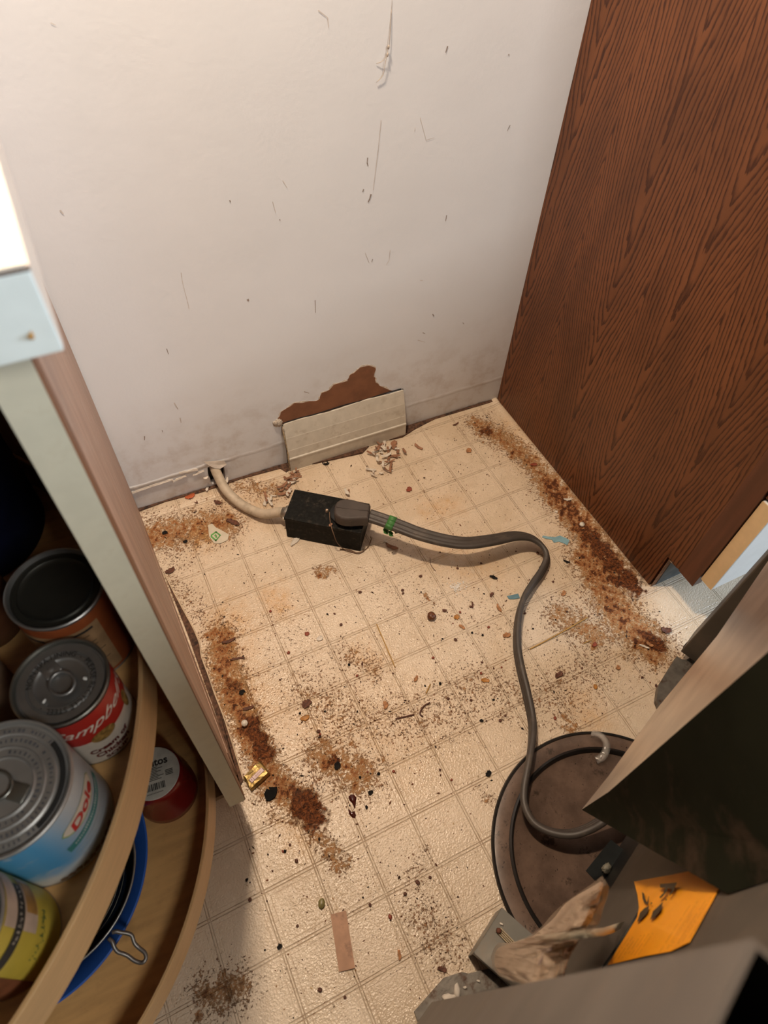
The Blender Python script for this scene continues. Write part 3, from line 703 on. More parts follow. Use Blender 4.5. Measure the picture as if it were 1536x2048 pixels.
ld = lid(soup, sr, sh, [(.0325, -.0045), (.0318, -.003), (.0262, -.003), (.0255, -.0042), (.0250, -.0042), (.0240, -.003), (.0205, -.003), (.0195, -.0040), (.0185, -.0045)], m_tin2)
D = Decal(); ang = math.radians(-72)
V_, F_ = text_tris('NON BPA LINING  -  PLEASE RECYCLE STEEL  -', .0062)
D.add(V_, F_, ringmap((0, 0), sh - .0026, .0235, math.radians(15))); D.build('lettering', m_ink, ld)
# pull tab : ring with a hole, riveted tongue
rot = math.radians(112)
bm = bmesh.new()
def tabring(bm, cx0, cy0, a, b, t, zt, n=28, hh=.0012):
    vo = []; vi = []
    for k in range(n):
        an = 2 * math.pi * k / n; x, y = math.cos(an), math.sin(an)
        vo.append([bm.verts.new((cx0 + a * x, cy0 + b * y, zt + z)) for z in (0, hh)]); vi.append([bm.verts.new((cx0 + (a - t) * x, cy0 + (b - t) * y, zt + z)) for z in (0, hh)])
    for k in range(n):
        j = (k + 1) % n
        bm.faces.new((vo[k][1], vo[j][1], vi[j][1], vi[k][1])); bm.faces.new((vo[k][0], vo[j][0], vo[j][1], vo[k][1])); bm.faces.new((vi[k][0], vi[k][1], vi[j][1], vi[j][0])); bm.faces.new((vo[k][0], vi[k][0], vi[j][0], vo[j][0]))
tabring(bm, -.002, 0, .0115, .0100, .0024, sh - .0018)
add_box(bm, (.008, -.0065, sh - .0022), (.0205, .0065, sh - .0008), .0006)
for v in bm.verts: v.co = Matrix.Rotation(rot, 3, 'Z') @ v.co
tab = from_bm('pull_tab', bm, m_tin2, soup, True)
lathe('rivet', [(.0001, .0006), (.0022, .0004), (.0030, 0)], (.0145 * math.cos(rot), .0145 * math.sin(rot)), 20, m_tin2, tab, z0=sh - .0008)
for k, a in enumerate((-15, 215)):
    lump('paint_fleck', (.0175 * math.cos(math.radians(a)), .0175 * math.sin(math.radians(a)), sh - .0028), .0016, M('white_fleck', (.8, .8, .78), .5), ld, (1.2, .8, .3), k)

# fruit can
c = (-.1100, -.6795); dh = .1060; dr = .0463
m_tin3 = M('bright_ring_lid', (0.52, 0.52, 0.51), .42, .8, var=.08)
dole = empty('fruit_can', (c[0], c[1], ZU)); tag(dole, 'wide blue and white fruit can with a ringed steel lid', 'can')
can_shell(dole, dr, dh, m_tin3)
def dole_mat():
    m, nt, bs = ntree('blue_sky_label'); tc = nt.nodes.new('ShaderNodeTexCoord').outputs['Object']
    sp = nt.nodes.new('ShaderNodeSeparateXYZ'); link(nt, tc, sp.inputs[0]); z = math_(nt, 'ADD', sp.outputs[2], math_(nt, 'MULTIPLY', noise(nt, tc, 60, 4), .022))
    c1 = mix(nt, ramp(nt, z, .022, .052), (0.60, 0.60, 0.58), (0.07, 0.31, 0.58)); c1 = mix(nt, ramp(nt, sp.outputs[0], .008, .040), c1, (0.42, 0.47, 0.52))
    c1 = mix(nt, math_(nt, 'MULTIPLY', ramp(nt, noise(nt, tc, 45, 5, .6), .55, .7), .6), c1, (0.50, 0.52, 0.52)); link(nt, c1, bs.inputs['Base Color']); bs.inputs['Roughness'].default_value = .35
    return m
lb = can_body(dole, dr, dh, dole_mat(), .004, dh - .005)
def banana(s, w): # swoosh outline centred on 0
    up = []; dn = []
    for k in range(17):
        t = k / 16 * 2 - 1; yc = -.004 + .0045 * t * t * (1 if t < 0 else .2); hw = w * math.sqrt(max(0, 1 - abs(t) ** 2.4)); up.append((t * s, yc + hw)); dn.append((t * s, yc - hw * .9))
    return up, dn
fb = cylmap((0, 0), dr + .0000, math.radians(-30), .0735)
D = Decal(); D.strip(*banana(.0245, .0108), fb); D.build('swoosh_edge', M('lime', (.20, .32, .03), .5), lb)
D = Decal(); fb2 = cylmap((0, 0), dr + .0002, math.radians(-30), .0742); D.strip(*banana(.0235, .0100), fb2); D.build('swoosh', m_wht, lb)
D = Decal(); D.text('Dole', cylmap((0, 0), dr + .0005, math.radians(-30), .0700), .0165, shear=.1, bold=.0006, xscale=1.05); D.build('lettering', M('logo_red', (.50, .03, .03), .4), lb)
D = Decal(); D.rect(-.030, 0, .030, .0095, cylmap((0, 0), dr + .0001, math.radians(-28), .0450), 24, 1); D.build('teal_band', M('teal', (.05, .22, .22), .5), lb)
D = Decal()
rr = random.Random(4)
for k in range(26): D.rect(-.024 + k * .0019, .0495, -.0228 + k * .0019, .0495 + rr.uniform(.002, .004), cylmap((0, 0), dr + .0003, math.radians(-28), 0), 1, 1)
for k in range(3): D.rect(-.03, .038 - k * .007, .03, .0386 - k * .007, cylmap((0, 0), dr + .0002, math.radians(-26), 0), 20, 1)
D.build('small_print', M('grey_print', (.45, .50, .50), .5), lb)
D = Decal()
for k in range(9): D.poly([(x + (k - 4) * .006, y) for x, y in [(0, .004), (.005, .003), (.0065, .008), (.003, .010), (.0005, .008)]], cylmap((0, 0), dr + .0002, math.radians(-62), .001 + .001 * (k % 3)))
D.build('fruit_print', M('fruit_print', (.20, .13, .08), .6), lb)
ld = lid(dole, dr, dh, [(.0425, -.0045), (.0415, -.0025), (.0375, -.0025), (.0362, -.0036), (.0350, -.0024), (.0290, -.0030), (.0280, -.0018), (.0268, -.0030), (.0220, -.0034), (.0208, -.0020), (.0196, -.0034), (.0120, -.0038)], m_tin3)
D = Decal(); rr = random.Random(6)
for R0, n in ((.0395, 76), (.0325, 60), (.0245, 40)):
    for k in range(n):
        if rr.random() < .15: continue
        D.rect(k * 2 * math.pi * R0 / n, -.0013, k * 2 * math.pi * R0 / n + rr.uniform(.0008, .002), rr.uniform(.0006, .0014), ringmap((0, 0), dh - .0021 if R0 > .03 else dh - .0026, R0, 0))
D.build('embossed_print', M('emboss', (.10, .10, .11), .6), ld)
D = Decal(); D.rect(0, -.0019, .062, .0019, ringmap((0, 0), dh - .0020, .0400, math.radians(25)), 40, 1); D.build('ink_bar', m_ink, ld)
bm = bmesh.new(); tabring(bm, -.004, 0, .0120, .0105, .0022, dh - .0018); add_box(bm, (.007, -.006, dh - .002), (.019, .006, dh - .0006), .0006)
for v in bm.verts: v.co = Matrix.Rotation(math.radians(-40), 3, 'Z') @ v.co
from_bm('pull_tab', bm, m_tin, dole, True)

# tall can
c = (-.0500, -.5335); th_ = .1050; tr_ = .0386
tall = empty('vegetable_can', (c[0], c[1], ZU)); tag(tall, 'orange-brown labelled can with plain shaded steel lid behind the soup can', 'can')
can_shell(tall, tr_, th_, m_tin2)
m_or = M('label_orange', (0.30, 0.075, 0.022), .5, var=.1)
lb = can_body(tall, tr_, th_, m_or, .004, th_ - .005)
D = Decal(); D.rect(-.034, .008, .034, .088, cylmap((0, 0), tr_ + .0001, math.radians(-105), 0), 20, 1); D.build('facts_panel', M('panel_tan', (.36, .22, .11), .6), lb)
D = Decal(); rr = random.Random(9)
for k in range(12): D.rect(.004, .014 + k * .0055, .004 + rr.uniform(.014, .026), .0149 + k * .0055, cylmap((0, 0), tr_ + .0003, math.radians(-105), 0), 8, 1)
D.rect(.006, .0815, .028, .0845, cylmap((0, 0), tr_ + .0003, math.radians(-105), 0), 8, 1); D.rect(-.028, .0790, -.012, .083, cylmap((0, 0), tr_ + .0003, math.radians(-105), 0), 8, 1)
D.build('small_print', m_ink, lb)
lid(tall, tr_, th_, [(.0352, -.0046), (.0345, -.0040), (.0310, -.0040), (.0300, -.0028), (.0285, -.0040), (.0255, -.0046)], M('shaded_steel_lid', (0.045, 0.045, 0.038), .42, .7, var=.05))  # steel lid darkened so its colour carries the shelf's shade

# yellow can
c = (-.1532, -.7478); yr = .0365; yh = .108
yel = empty('yellow_can', (c[0], c[1], ZU)); tag(yel, 'yellow labelled can with a black lettered band at the shelf edge', 'can')
can_shell(yel, yr, yh, m_tin2)
lb = can_body(yel, yr, yh, M('label_yellow', (0.52, 0.40, 0.055), .45, var=.06), .003, yh - .005)
D = Decal(); D.rect(-.075, .0725, .022, .0845, cylmap((0, 0), yr + .0003, math.radians(-15), 0), 40, 1); D.build('black_band', m_ink, lb)
D = Decal(); gl = random.Random(5); fg = cylmap((0, 0), yr + .0006, math.radians(-14), .0785)
for k in range(11):
    x_ = -.0165 + k * .0034
    for q_ in range(3): a_ = gl.uniform(-.0006, .0010); b_ = gl.uniform(-.0024, .0008); D.rect(x_ + a_, b_, x_ + a_ + gl.uniform(.0007, .0013), b_ + gl.uniform(.0012, .0026), fg); D.build('lettering', m_wht, lb)
D = Decal(); D.rect(-.007, .0500, .030, .0720, cylmap((0, 0), yr + .0003, math.radians(-15), 0), 14, 1); D.rect(-.007, .085, .030, .1020, cylmap((0, 0), yr + .0003, math.radians(-15), 0), 14, 1); D.build('pale_panel', M('panel_pale', (.50, .38, .30), .5), lb)
D = Decal(); D.rect(.004, .0510, .026, .0700, cylmap((0, 0), yr + .0005, math.radians(-15), 0), 14, 1); D.build('ochre_panel', M('panel_ochre', (.36, .19, .05), .5, var=.4), lb)
D = Decal(); rr = random.Random(2)
for k in range(26): D.rect(-.022 + k * .0012, .036 + rr.uniform(-.004, .004), -.0212 + k * .0012, .0385 + rr.uniform(-.004, .004), cylmap((0, 0), yr + .0003, math.radians(-15), 0))
for k in range(4): D.rect(-.02, .012 + k * .004, .02, .0124 + k * .004, cylmap((0, 0), yr + .0003, math.radians(-15), 0), 12, 1)
D.build('small_print', M('green_print', (.10, .16, .05), .6), lb)
D = Decal(); D.rect(-.06, .0032, -.0345, .0720, cylmap((0, 0), yr + .0002, math.radians(-15), 0), 14, 1); D.build('brown_patch', M('patch_brown', (.20, .07, .03), .5, var=.2), lb)  # brown patch low on one side of the can
lid(yel, yr, yh, [(.0332, -.0046), (.0325, -.003), (.0300, -.003), (.0290, -.0040), (.0255, -.0040)], m_tin2)

def plain_can(name, c, r, h, mat, lidmat, label, zb=ZU, cat='can'):
    e = empty(name, (c[0], c[1], zb)); tag(e, label, cat); can_shell(e, r, h, lidmat); can_body(e, r, h, mat, .004, h - .005)
    lid(e, r, h, [(r - .0033, -.0046), (r - .004, -.0032), (r - .007, -.0032), (r - .008, -.0042), (r - .012, -.0042)], lidmat); return e
plain_can('bean_can', (-.1500, -.5600), .0375, .098, M('label_tan', (.24, .15, .09), .6), m_tin2, 'tan labelled can at the photo edge left of the vegetable can')
jar = empty('spice_jar', (-.1330, -.4720, ZU)); tag(jar, 'jar with a white lid half hidden behind the steel-topped can', 'jar')
lathe('glass_body', [(.0001, 0), (.030, 0), (.032, .003), (.032, .070), (.027, .078), (.0001, .078)], (0, 0), 40, M('jar_content', (.10, .04, .02), .3), jar)
lathe('lid', [(.0001, .096), (.027, .096), (.0285, .094), (.0285, .078), (.0001, .078)], (0, 0), 40, M('lid_white', (.70, .72, .75), .4), jar)
pot = empty('shade_canister', (-.1360, -.3560, ZU)); tag(pot, 'dark navy canister enlarged to fill in the shaded back of the upper shelf', 'canister')
lathe('body', [(.0001, 0), (.070, 0), (.072, .004), (.072, .215), (.0001, .215)], (0, 0), 48, M('navy', (.006, .009, .030), .5, spec=.2), pot)  # oversized and near black to stand in for the dark cabinet interior
lathe('lid', [(.0001, .229), (.069, .229), (.073, .225), (.073, .2155), (.0001, .2155)], (0, 0), 48, M('navy_lid', (.006, .007, .018), .5, spec=.2), pot)

# ------------------------------------------------------------------ lower shelf : gum tub, blue bowl, black strainer
c = (-.0640, -.5815)
gum = empty('gum_tub', (c[0], c[1], ZL)); tag(gum, 'dark red plastic tub with a white printed base facing up on the lower shelf', 'tub')
lathe('body', [(.0001, 0), (.036, 0), (.0385, .004), (.0385, .020), (.0350, .030), (.0338, .072), (.0330, .082), (.0315, .0845), (.0001, .0845)], (0, 0), 64, M('red_plastic', (0.20, 0.012, 0.010), .25, var=.05), gum)
lathe('base_label', [(.0001, .0852), (.0305, .0852), (.0312, .0846)], (0, 0), 64, M('label_paper', (.52, .54, .50), .5), gum)
D = Decal(); rt = math.radians(-6); fd = diskmap((0, 0), .0854, rt)
D.text('mentos', lambda x, y: fd(x, y + .0115), .0125, bold=.0004)
rr = random.Random(8)
for k in range(9): D.rect(-.022, .0055 - k * .0018, rr.uniform(.004, .012), .0063 - k * .0018, fd)
x = -.013
while x < .011:
    wv = rr.choice((.0005, .0009, .0014)); D.rect(x, -.0205, x + wv, -.0125, fd); x += wv + rr.choice((.0005, .0008))
for k in range(12): D.rect(-.010 + k * .0016, -.0245, -.0092 + k * .0016, -.0232, fd)
for k in range(4): D.rect(.014, -.002 - k * .0018, .023, -.001 - k * .0018, fd)
D.build('lettering', m_ink, gum)

bowl = empty('blue_bowl', (-.2303, -.6172, ZL)); tag(bowl, 'bright blue plastic bowl holding a black strainer on the lower shelf', 'bowl')
lathe('bowl_body', [(.0001, .0), (.085, .0), (.090, .003), (.115, .035), (.1295, .050), (.1400, .0555), (.1402, .0580), (.1385, .0585), (.1280, .053), (.1130, .037), (.088, .0055), (.0001, .004)], (0, 0), 96, M('blue_plastic', (0.030, 0.115, 0.46), .30, var=.04), bowl)
strn = empty('strainer', (-.1980, -.6410, ZL + .006)); tag(strn, 'black mesh strainer with a bent wire rest sitting in the blue bowl', 'strainer')
RZ = .220 - ZL - .006
m_mesh = M('black_mesh', (0.012, 0.012, 0.012), .5, .3)
lathe('mesh_cup', [(.0001, .002), (.04, .004), (.070, .020), (.088, .050), (.0955, RZ), (.0945, RZ), (.087, .052), (.069, .022), (.04, .006), (.0001, .004)], (0, 0), 80, m_mesh, strn)
m_wire = M('grey_wire', (0.20, 0.19, 0.18), .4, .7)
P = [(.0962 * math.cos(2 * math.pi * k / 64), .0962 * math.sin(2 * math.pi * k / 64), RZ) for k in range(65)]
sweep('steel_rim', P, circ(.0013, 8), M('rim_steel', (.30, .31, .30), .4, .8), strn)
hk = [(1150, 640), (1190, 628), (1230, 638), (1300, 648), (1350, 672), (1375, 745), (1420, 795), (1480, 845), (1495, 900), (1470, 942), (1430, 948), (1370, 925), (1310, 880), (1255, 855), (1205, 838), (1170, 790), (1150, 735), (1110, 700)]
zs_ = [.219, .219, .217, .214, .211, .208, .205, .203, .202, .202, .202, .204, .207, .210, .213, .216, .218, .219]
tube('rest_hook', [F(a * 300 / 1536, 1740 + b * 300 / 1536, z) - strn.location for (a, b), z in zip(hk, zs_)], .0021, m_wire, strn, per=4, n=8)
for k, (a0, a1, z) in enumerate([(-70, 30, .050), (-80, 10, .040)]):
    rr_ = .082 - k * .007
    tube('loose_wire', [(rr_ * math.cos(math.radians(a0 + (a1 - a0) * t / 6)), rr_ * math.sin(math.radians(a0 + (a1 - a0) * t / 6)), z + .012 + .002 * t) for t in range(7)], .0003, m_tin, strn, n=4)

# ------------------------------------------------------------------ range outlet box with flexible feed
m_blk = M('black_crinkle_metal', (0.009, 0.009, 0.008), .6, 0, spec=.12, var=.3, vscale=200, dirt=.12, dirtcol=(.25, .20, .15), dscale=90, bmp=.12, bscale=500)
bx = empty('outlet_box', (.2435, -.1770, 0), math.atan2(-.088, .113)); tag(bx, 'black metal range outlet box lying on the floor below the vent', 'outlet')
BL, BW, BH = .1435, .0675, .0615
bm = bmesh.new(); add_box(bm, (0, 0, .0005), (BL, BW, BH - .0035), .0012); from_bm('housing', bm, m_blk, bx)
bm = bmesh.new(); add_box(bm, (-.0012, -.0012, BH - .006), (BL + .0012, BW + .0012, BH), .0012); cov = from_bm('cover_plate', bm, m_blk, bx)
lathe('receptacle', [(.0255, BH - .001), (.0255, BH + .004), (.0235, BH + .0055), (.0001, BH + .0055)], (BL - .040, BW / 2), 40, M('black_bakelite', (.012, .012, .012), .25), bx)
lathe('cover_screw', [(.0001, BH + .0065), (.0018, BH + .0062), (.0028, BH + .0045), (.0028, BH - .0005)], (BL - .0715, BW / 2 - .002), 16, M('brass_screw', (.70, .52, .38), .4, .6), bx)
m_alu = M('clamp_metal', (.48, .45, .40), .35, .9, var=.2, vscale=300)
sweep('cable_clamp', [(-.016, .030, .034), (-.010, .030, .034), (-.009, .030, .034), (-.003, .030, .034), (.0, .030, .034)], circ(.0125, 20), m_alu, bx, scale=[.80, .92, 1.12, 1.12, 1.0])
for k in (-1, 1): box('clamp_screw', (-.0105, .030 + k * .013 - .003, .031), (-.004, .030 + k * .013 + .003, .038), m_alu, bx, .001)
# small webs of dirt at the box
feed = empty('feed_cable', (.175, -.04, 0)); tag(feed, 'dirty white cable curving from the wall hole to the black outlet box', 'cable')
m_cab = M('old_cream_jacket', (0.50, 0.42, 0.32), .55, var=.12, dirt=.35, dirtcol=(.2, .14, .08), dscale=40, bmp=.15)
mw = bx.matrix_basis @ Vector((-.014, .030, .034))
pts = [(.164, .020, .060), (.165, .003, .054), (.166, -.014, .043), (.1705, -.040, .026), (.183, -.070, .0165), (.200, -.098, .0145), (.220, -.124, .021), Vector((mw.x - .004, mw.y + .006, .0305)), (mw.x, mw.y, mw.z)]
sweep('jacket', [Vector(p) - feed.location for p in catmull([tuple(p) for p in pts], 8)], circ(.0094, 16), m_cab, feed)

# ------------------------------------------------------------------ range cord with moulded plug
cord = empty('range_cord', (.50, -.30, 0)); tag(cord, 'thick grey three-wire range cord running from the black box to the stove', 'cord')
m_cord = M('grey_cord_rubber', (0.058, 0.048, 0.041), .50, var=.14, vscale=30, dirt=.18, dirtcol=(.22, .17, .12), dscale=35)
cp = [(738, 1031, .0800), (765, 1040, .0785), (800, 1053, .0760), (840, 1068, .0720), (890, 1081, .0665), (935, 1086, .0610), (985, 1080, .0520), (1030, 1072, .0420), (1062, 1076, .0330), (1084, 1092, .0260), (1094, 1115, .0210), (1084, 1142, .0180),
      (1064, 1170, .0160), (1046, 1200, .0155), (1036, 1240, .0150), (1034, 1290, .0150), (1041, 1335, .0150), (1053, 1385, .0150), (1064, 1440, .0160), (1064, 1480, .0230), (1056, 1535, .0300), (1049, 1580, .0290), (1051, 1615, .0290), (1068, 1645, .0300), (1100, 1663, .0340), (1140, 1668, .0400), (1178, 1657, .0500), (1220, 1632, .0640), (1275, 1600, .080)]
cpts = [F(u, v, z) - cord.location for u, v, z in cp]
tw = [0.05, .05, .05, .1, .15, .2, .3, .45, .7, 1.0, 1.25, 1.4, 1.5, 1.55, 1.57, 1.57, 1.57, 1.57, 1.55, 1.5, 1.4, 1.3, 1.25, 1.2, 1.2, 1.2, 1.25, 1.3, 1.3]
dense = catmull([tuple(p) for p in cpts], 10); twd = [float(x[0]) for x in catmull([(t,) for t in tw], 10)]
prof3 = []
hw = .0092; rl = .0050
for k in range(36):   # outline of three lobes side by side
    a = 2 * math.pi * k / 36; x = (hw + rl) * math.cos(a)
    xx = abs(x); lobe = min(abs(x - c0) for c0 in (-hw, 0, hw)); y = math.sqrt(max(rl * rl - lobe * lobe, (rl * .45) ** 2)) if xx < hw else math.sqrt(max(rl * rl - (xx - hw) ** 2, 0))
    prof3.append((x, y * (1 if math.sin(a) >= 0 else -1) if abs(math.sin(a)) > 1e-6 else 0))
# resample outline evenly along x for crisp grooves
xs_ = np.linspace(-(hw + rl), hw + rl, 29); up_ = []
for x in xs_:
    xx = abs(x); lobe = min(abs(x - c0) for c0 in (-hw, 0, hw)); y = math.sqrt(max(rl * rl - lobe * lobe, (rl * .35) ** 2)) if xx < hw else math.sqrt(max(rl * rl - (xx - hw) ** 2, 0))
    up_.append((float(x), y))
prof3 = up_ + [(x, -y) for x, y in up_[::-1][1:-1]]
sweep('flat_cable', dense, prof3, m_cord, cord, twist=twd)
# plug body
pa = F(669, 1021, .084); pb = F(739, 1029, .084); ax_ = (pb - pa); PLn = ax_.length; dirx = ax_.normalized(); diry = Vector((-dirx.y, dirx.x, 0)).normalized()
m_plug = M('grey_plug_rubber', (0.058, 0.044, 0.037), .6, var=.12, vscale=40, dirt=.25, dirtcol=(.05, .04, .03), dscale=60, bmp=.1)
ol = []
for t, hw_ in [(0.0, .006), (.03, .014), (.10, .0195), (.22, .0232), (.36, .0242), (.52, .0232), (.70, .0205), (.86, .0182), (.97, .0170), (1.0, .0165)]: ol.append((t * PLn, hw_))
outline = [(x, -y) for x, y in ol] + [(x, y) for x, y in reversed(ol)]
bm = bmesh.new(); z_lo = .0675; z_hi = .0945; lv = [(z_lo, .80), (z_lo + .004, .95), (z_lo + .010, 1.0), (z_hi - .007, 1.0), (z_hi - .0025, .95), (z_hi, .82)]
rings = []
for z, k in lv:
    rings.append([bm.verts.new(pa + dirx * (PLn * .5 + (x - PLn * .5) * (1 - (1 - k) * .5)) + diry * (y * k) + Vector((0, 0, z - .084)) - cord.location) for x, y in outline])
nO = len(outline)
for a, b in zip(rings[:-1], rings[1:]):
    for i in range(nO): bm.faces.new((a[i], a[(i + 1) % nO], b[(i + 1) % nO], b[i]))
bm.faces.new(rings[-1]); bm.faces.new(list(reversed(rings[0])))
plug = from_bm('plug', bm, m_plug, cord, False)
bv = plug.modifiers.new('soft', 'BEVEL'); bv.width = .0012; bv.segments = 2; bv.limit_method = 'ANGLE'
sweep('ridge', [pa + dirx * (PLn * t) + Vector((0, 0, .0107)) - cord.location for t in (.06, .3, .6, .98)], [(-.0012, -.001), (.0012, -.001), (.0008, .0006), (-.0008, .0006)], m_plug, plug)
# green twist label
gm = M('green_tape', (0.045, 0.17, 0.035), .5, var=.2)
tg = empty('green_tape', F(780, 1052, .075)); tag(tg, 'torn green tape tag wrapped around the grey range cord', 'tape')
ci = min(range(len(dense)), key=lambda i: (Vector(dense[i]) + cord.location - F(783, 1047, .077)).length)
sweep('wrap', [Vector(dense[ci - 2]) + cord.location - tg.location, Vector(dense[ci]) + cord.location - tg.location, Vector(dense[ci + 2]) + cord.location - tg.location], [(x * 1.07, y * 1.25) for x, y in prof3], gm, tg, twist=[.08] * 3)
for k, (u, v) in enumerate([(770, 1064), (780, 1070), (790, 1064)]):
    p = F(u, v, .060); flake('tail', p - tg.location, .012, .010, 1.0 + k * .3, gm, tg, .4, tilt=.6, seed=k, pointed=.15, rag=.3)
flake('white_backing', F(790, 1062, .066) - tg.location, .014, .004, 1.0, m_paper, tg, .4, tilt=.5, seed=4)

# ------------------------------------------------------------------ stove, seen from its back corner
TH = math.radians(21.5); DS = Vector((math.cos(TH), math.sin(TH), 0)); NS = Vector((-math.sin(TH), math.cos(TH), 0)); T0 = -.918
org = NS * T0
stove = empty('kitchen_range', org, TH); tag(stove, 'grey steel stove pulled out of the gap, seen from behind', 'stove')
def st_loc(P): q = P - org; return Vector((q.dot(DS), q.dot(NS), q.z))
def stpx(u, v, t):  # local point on the plane at depth t of the stove's back
    return st_loc(onplane(u, v, NS * t, NS))
def stz(u, v, z): return st_loc(F(u, v, z))
def metal(name, col, rough, met, dirt, dscale=18, dc=(.30, .22, .16)):
    return M(name, col, rough, met, var=.12, vscale=14, dirt=dirt, dirtcol=dc, dscale=dscale, bmp=.04, bscale=60)
m_galv = metal('galvanised_steel', (0.19, 0.185, 0.165), .42, .6, .30)
m_back = metal('dusty_back_panel', (0.125, 0.110, 0.092), .50, .55, .15)
m_side = metal('grey_corner_flange', (0.155, 0.138, 0.125), .55, .3, .15)
m_chase = M('dusty_lit_cover', (0.78, 0.72, 0.66), .30, .95, var=.15, vscale=12, dirt=.30, dirtcol=(.20, .13, .08), dscale=9, bmp=.04, bscale=30)  # lit copy of the cover metal, lightened for the wall's reflection
m_chase_shade = M('shaded_cover_metal', (0.017, 0.018, 0.011), .70, 0, spec=.03, var=.2, vscale=12, dirt=.8, dirtcol=(.075, .050, .034), dscale=11, bmp=.05, bscale=30)  # shaded copy of the same metal, shadow put into the colour
m_blkst = M('black_enamel', (0.010, 0.012, 0.012), .40, 0, var=.2, spec=.25)
SX0, SX1 = -.262, .502
def sb(name, lo, hi, mat, bev=0.0, parent=stove): return box(name, lo, hi, mat, parent, bev)
sb('corner_flange', (SX0 + .001, -.0018, .030), (-.2005, 0, .866), m_side)
sb('flange_return', (-.2020, -.070, .030), (-.2005, -.0019, .866), m_side)
sb('corner_flange', (.4500, -.066, .030), (SX1, 0, .866), m_back, .002)
TB = -.072
sb('back_panel', (-.2005, TB - .004, .200), (.4500, TB, .866), m_back)
sb('oven_body', (SX0, -.62, .060), (SX1, TB - .004, .866), m_blkst, .002)
sb('body_side', (SX0, -.075, .060), (SX0 + .008, -.002, .866), m_blkst)
sb('cooktop', (SX0 - .003, -.645, .866), (SX1 + .003, -.030, .892), m_blkst, .004)
bg = sb('backguard', (SX0, -.095, .892), (SX1, -.032, .925), m_blkst, .006)
sb('oven_door', (SX0 + .004, -.655, .20), (SX1 - .004, -.6205, .74), m_blkst, .006)
sb('door_handle', (SX0 + .06, -.700, .69), (SX1 - .06, -.675, .712), m_galv, .006)
sb('storage_drawer', (SX0 + .004, -.650, .06), (SX1 - .004, -.6205, .19), m_blkst, .006)
for k in range(4):
    o = lathe('burner', [(.0001, .893), (.09 if k % 2 else .07, .893), (.092 if k % 2 else .072, .8955), (.0001, .897)], (SX0 + .2 + .36 * (k % 2), -.22 - .26 * (k // 2)), 40, M('burner_dark', (.03, .03, .03), .5), stove)
    sb('foot', (SX0 + .04 + .66 * (k % 2), -.59 + .50 * (k // 2), 0), (SX0 + .07 + .66 * (k % 2), -.56 + .50 * (k // 2), .0601), m_galv)
# centre cover box: outer sheet, slanted side, return
zt = .866; y0 = .003
face = [(.008, .40), (.030, .262), (.066, .300), (.164, .322), (.222, .415), (.440, .412), (.440, zt), (.008, zt)]
slab('cover_face', [(x, y0, z) for x, z in face], .0012, (0, 1, 0), m_chase, stove)
A_ = Vector((.030, y0, .262)); B_ = stpx(1455, 1788, T0 + TB + .001)
mesh('cover_side', [A_, B_, (B_.x - .002, TB, zt), (.008, y0, zt), (.008, y0, .40), (B_.x + .001, TB, .70)], [(0, 1, 5), (0, 5, 4), (4, 5, 2), (4, 2, 3)], m_chase_shade, stove, True)
mesh('cover_underside', [A_ + Vector((.001, 0, .002)), B_ + Vector((.001, 0, .002)), (.20, TB + .001, .42), (.222, y0 - .001, .415), (.164, y0 - .001, .322), (.066, y0 - .001, .300)], [(0, 1, 2, 3, 4, 5)], m_chase_shade, stove)
# bottom rails and floor plates
def plate(name, px, z, th, mat, par=stove): return prism(name, [(p.x, p.y) for p in (stz(u, v, z) for u, v in px)], z - th, z, mat, par)
r1 = plate('leg_bracket', [(947, 1906), (1004, 1815), (1068, 1872), (1110, 1912), (1075, 2015), (1028, 1977)], .052, .0015, m_galv)
q = [stz(947, 1906, .052), stz(1028, 1977, .052), stz(1075, 2015, .052)]
slab('bracket_lip', [q[0], q[1], q[2], q[2] - Vector((0, 0, .012)), q[1] - Vector((0, 0, .012)), q[0] - Vector((0, 0, .012))], .001, (-1, 0, 0), m_galv, r1)
q = [stz(947, 1906, .052), stz(1004, 1815, .052)]
slab('bracket_lip', [q[0], q[1], q[1] - Vector((0, 0, .050)), q[0] - Vector((0, 0, .050))], .001, (0, 1, 0), m_galv, r1)
m_rustpl = M('rusty_plate', (0.17, 0.155, 0.135), .5, .6, var=.2, dirt=.9, dirtcol=(.07, .028, .012), dscale=38, bmp=.3, bscale=200)
fp = plate('foot_plate', [(829, 2023), (889, 1955), (923, 1944), (937, 1947), (977, 1937), (1010, 1960), (1060, 2030), (1010, 2110), (860, 2110)], .014, .0125, m_rustpl)
plate('foot_plate', [(1317, 1372), (1354, 1312), (1362, 1318), (1372, 1320), (1420, 1290), (1440, 1340), (1400, 1430), (1325, 1428), (1313, 1400)], .014, .0125, m_rustpl)
plate('back_rail', [(1172, 1741), (1222, 1679), (1262, 1712), (1330, 1640), (1390, 1700), (1225, 1800)], .10, .0015, m_blkst)
lump('hardened_drip', stz(1214, 1737, .104), .007, M('grey_green_glob', (.17, .16, .12), .6, bmp=.5), stove, (1, .8, .6), 4, 3)
m_plug2 = M('flange_hole', (.004, .004, .004), .9)
# pot-marks (holes)
sb('hole', (.458, .0001, .012 + .02), (.466, .0008, .040), m_plug2)
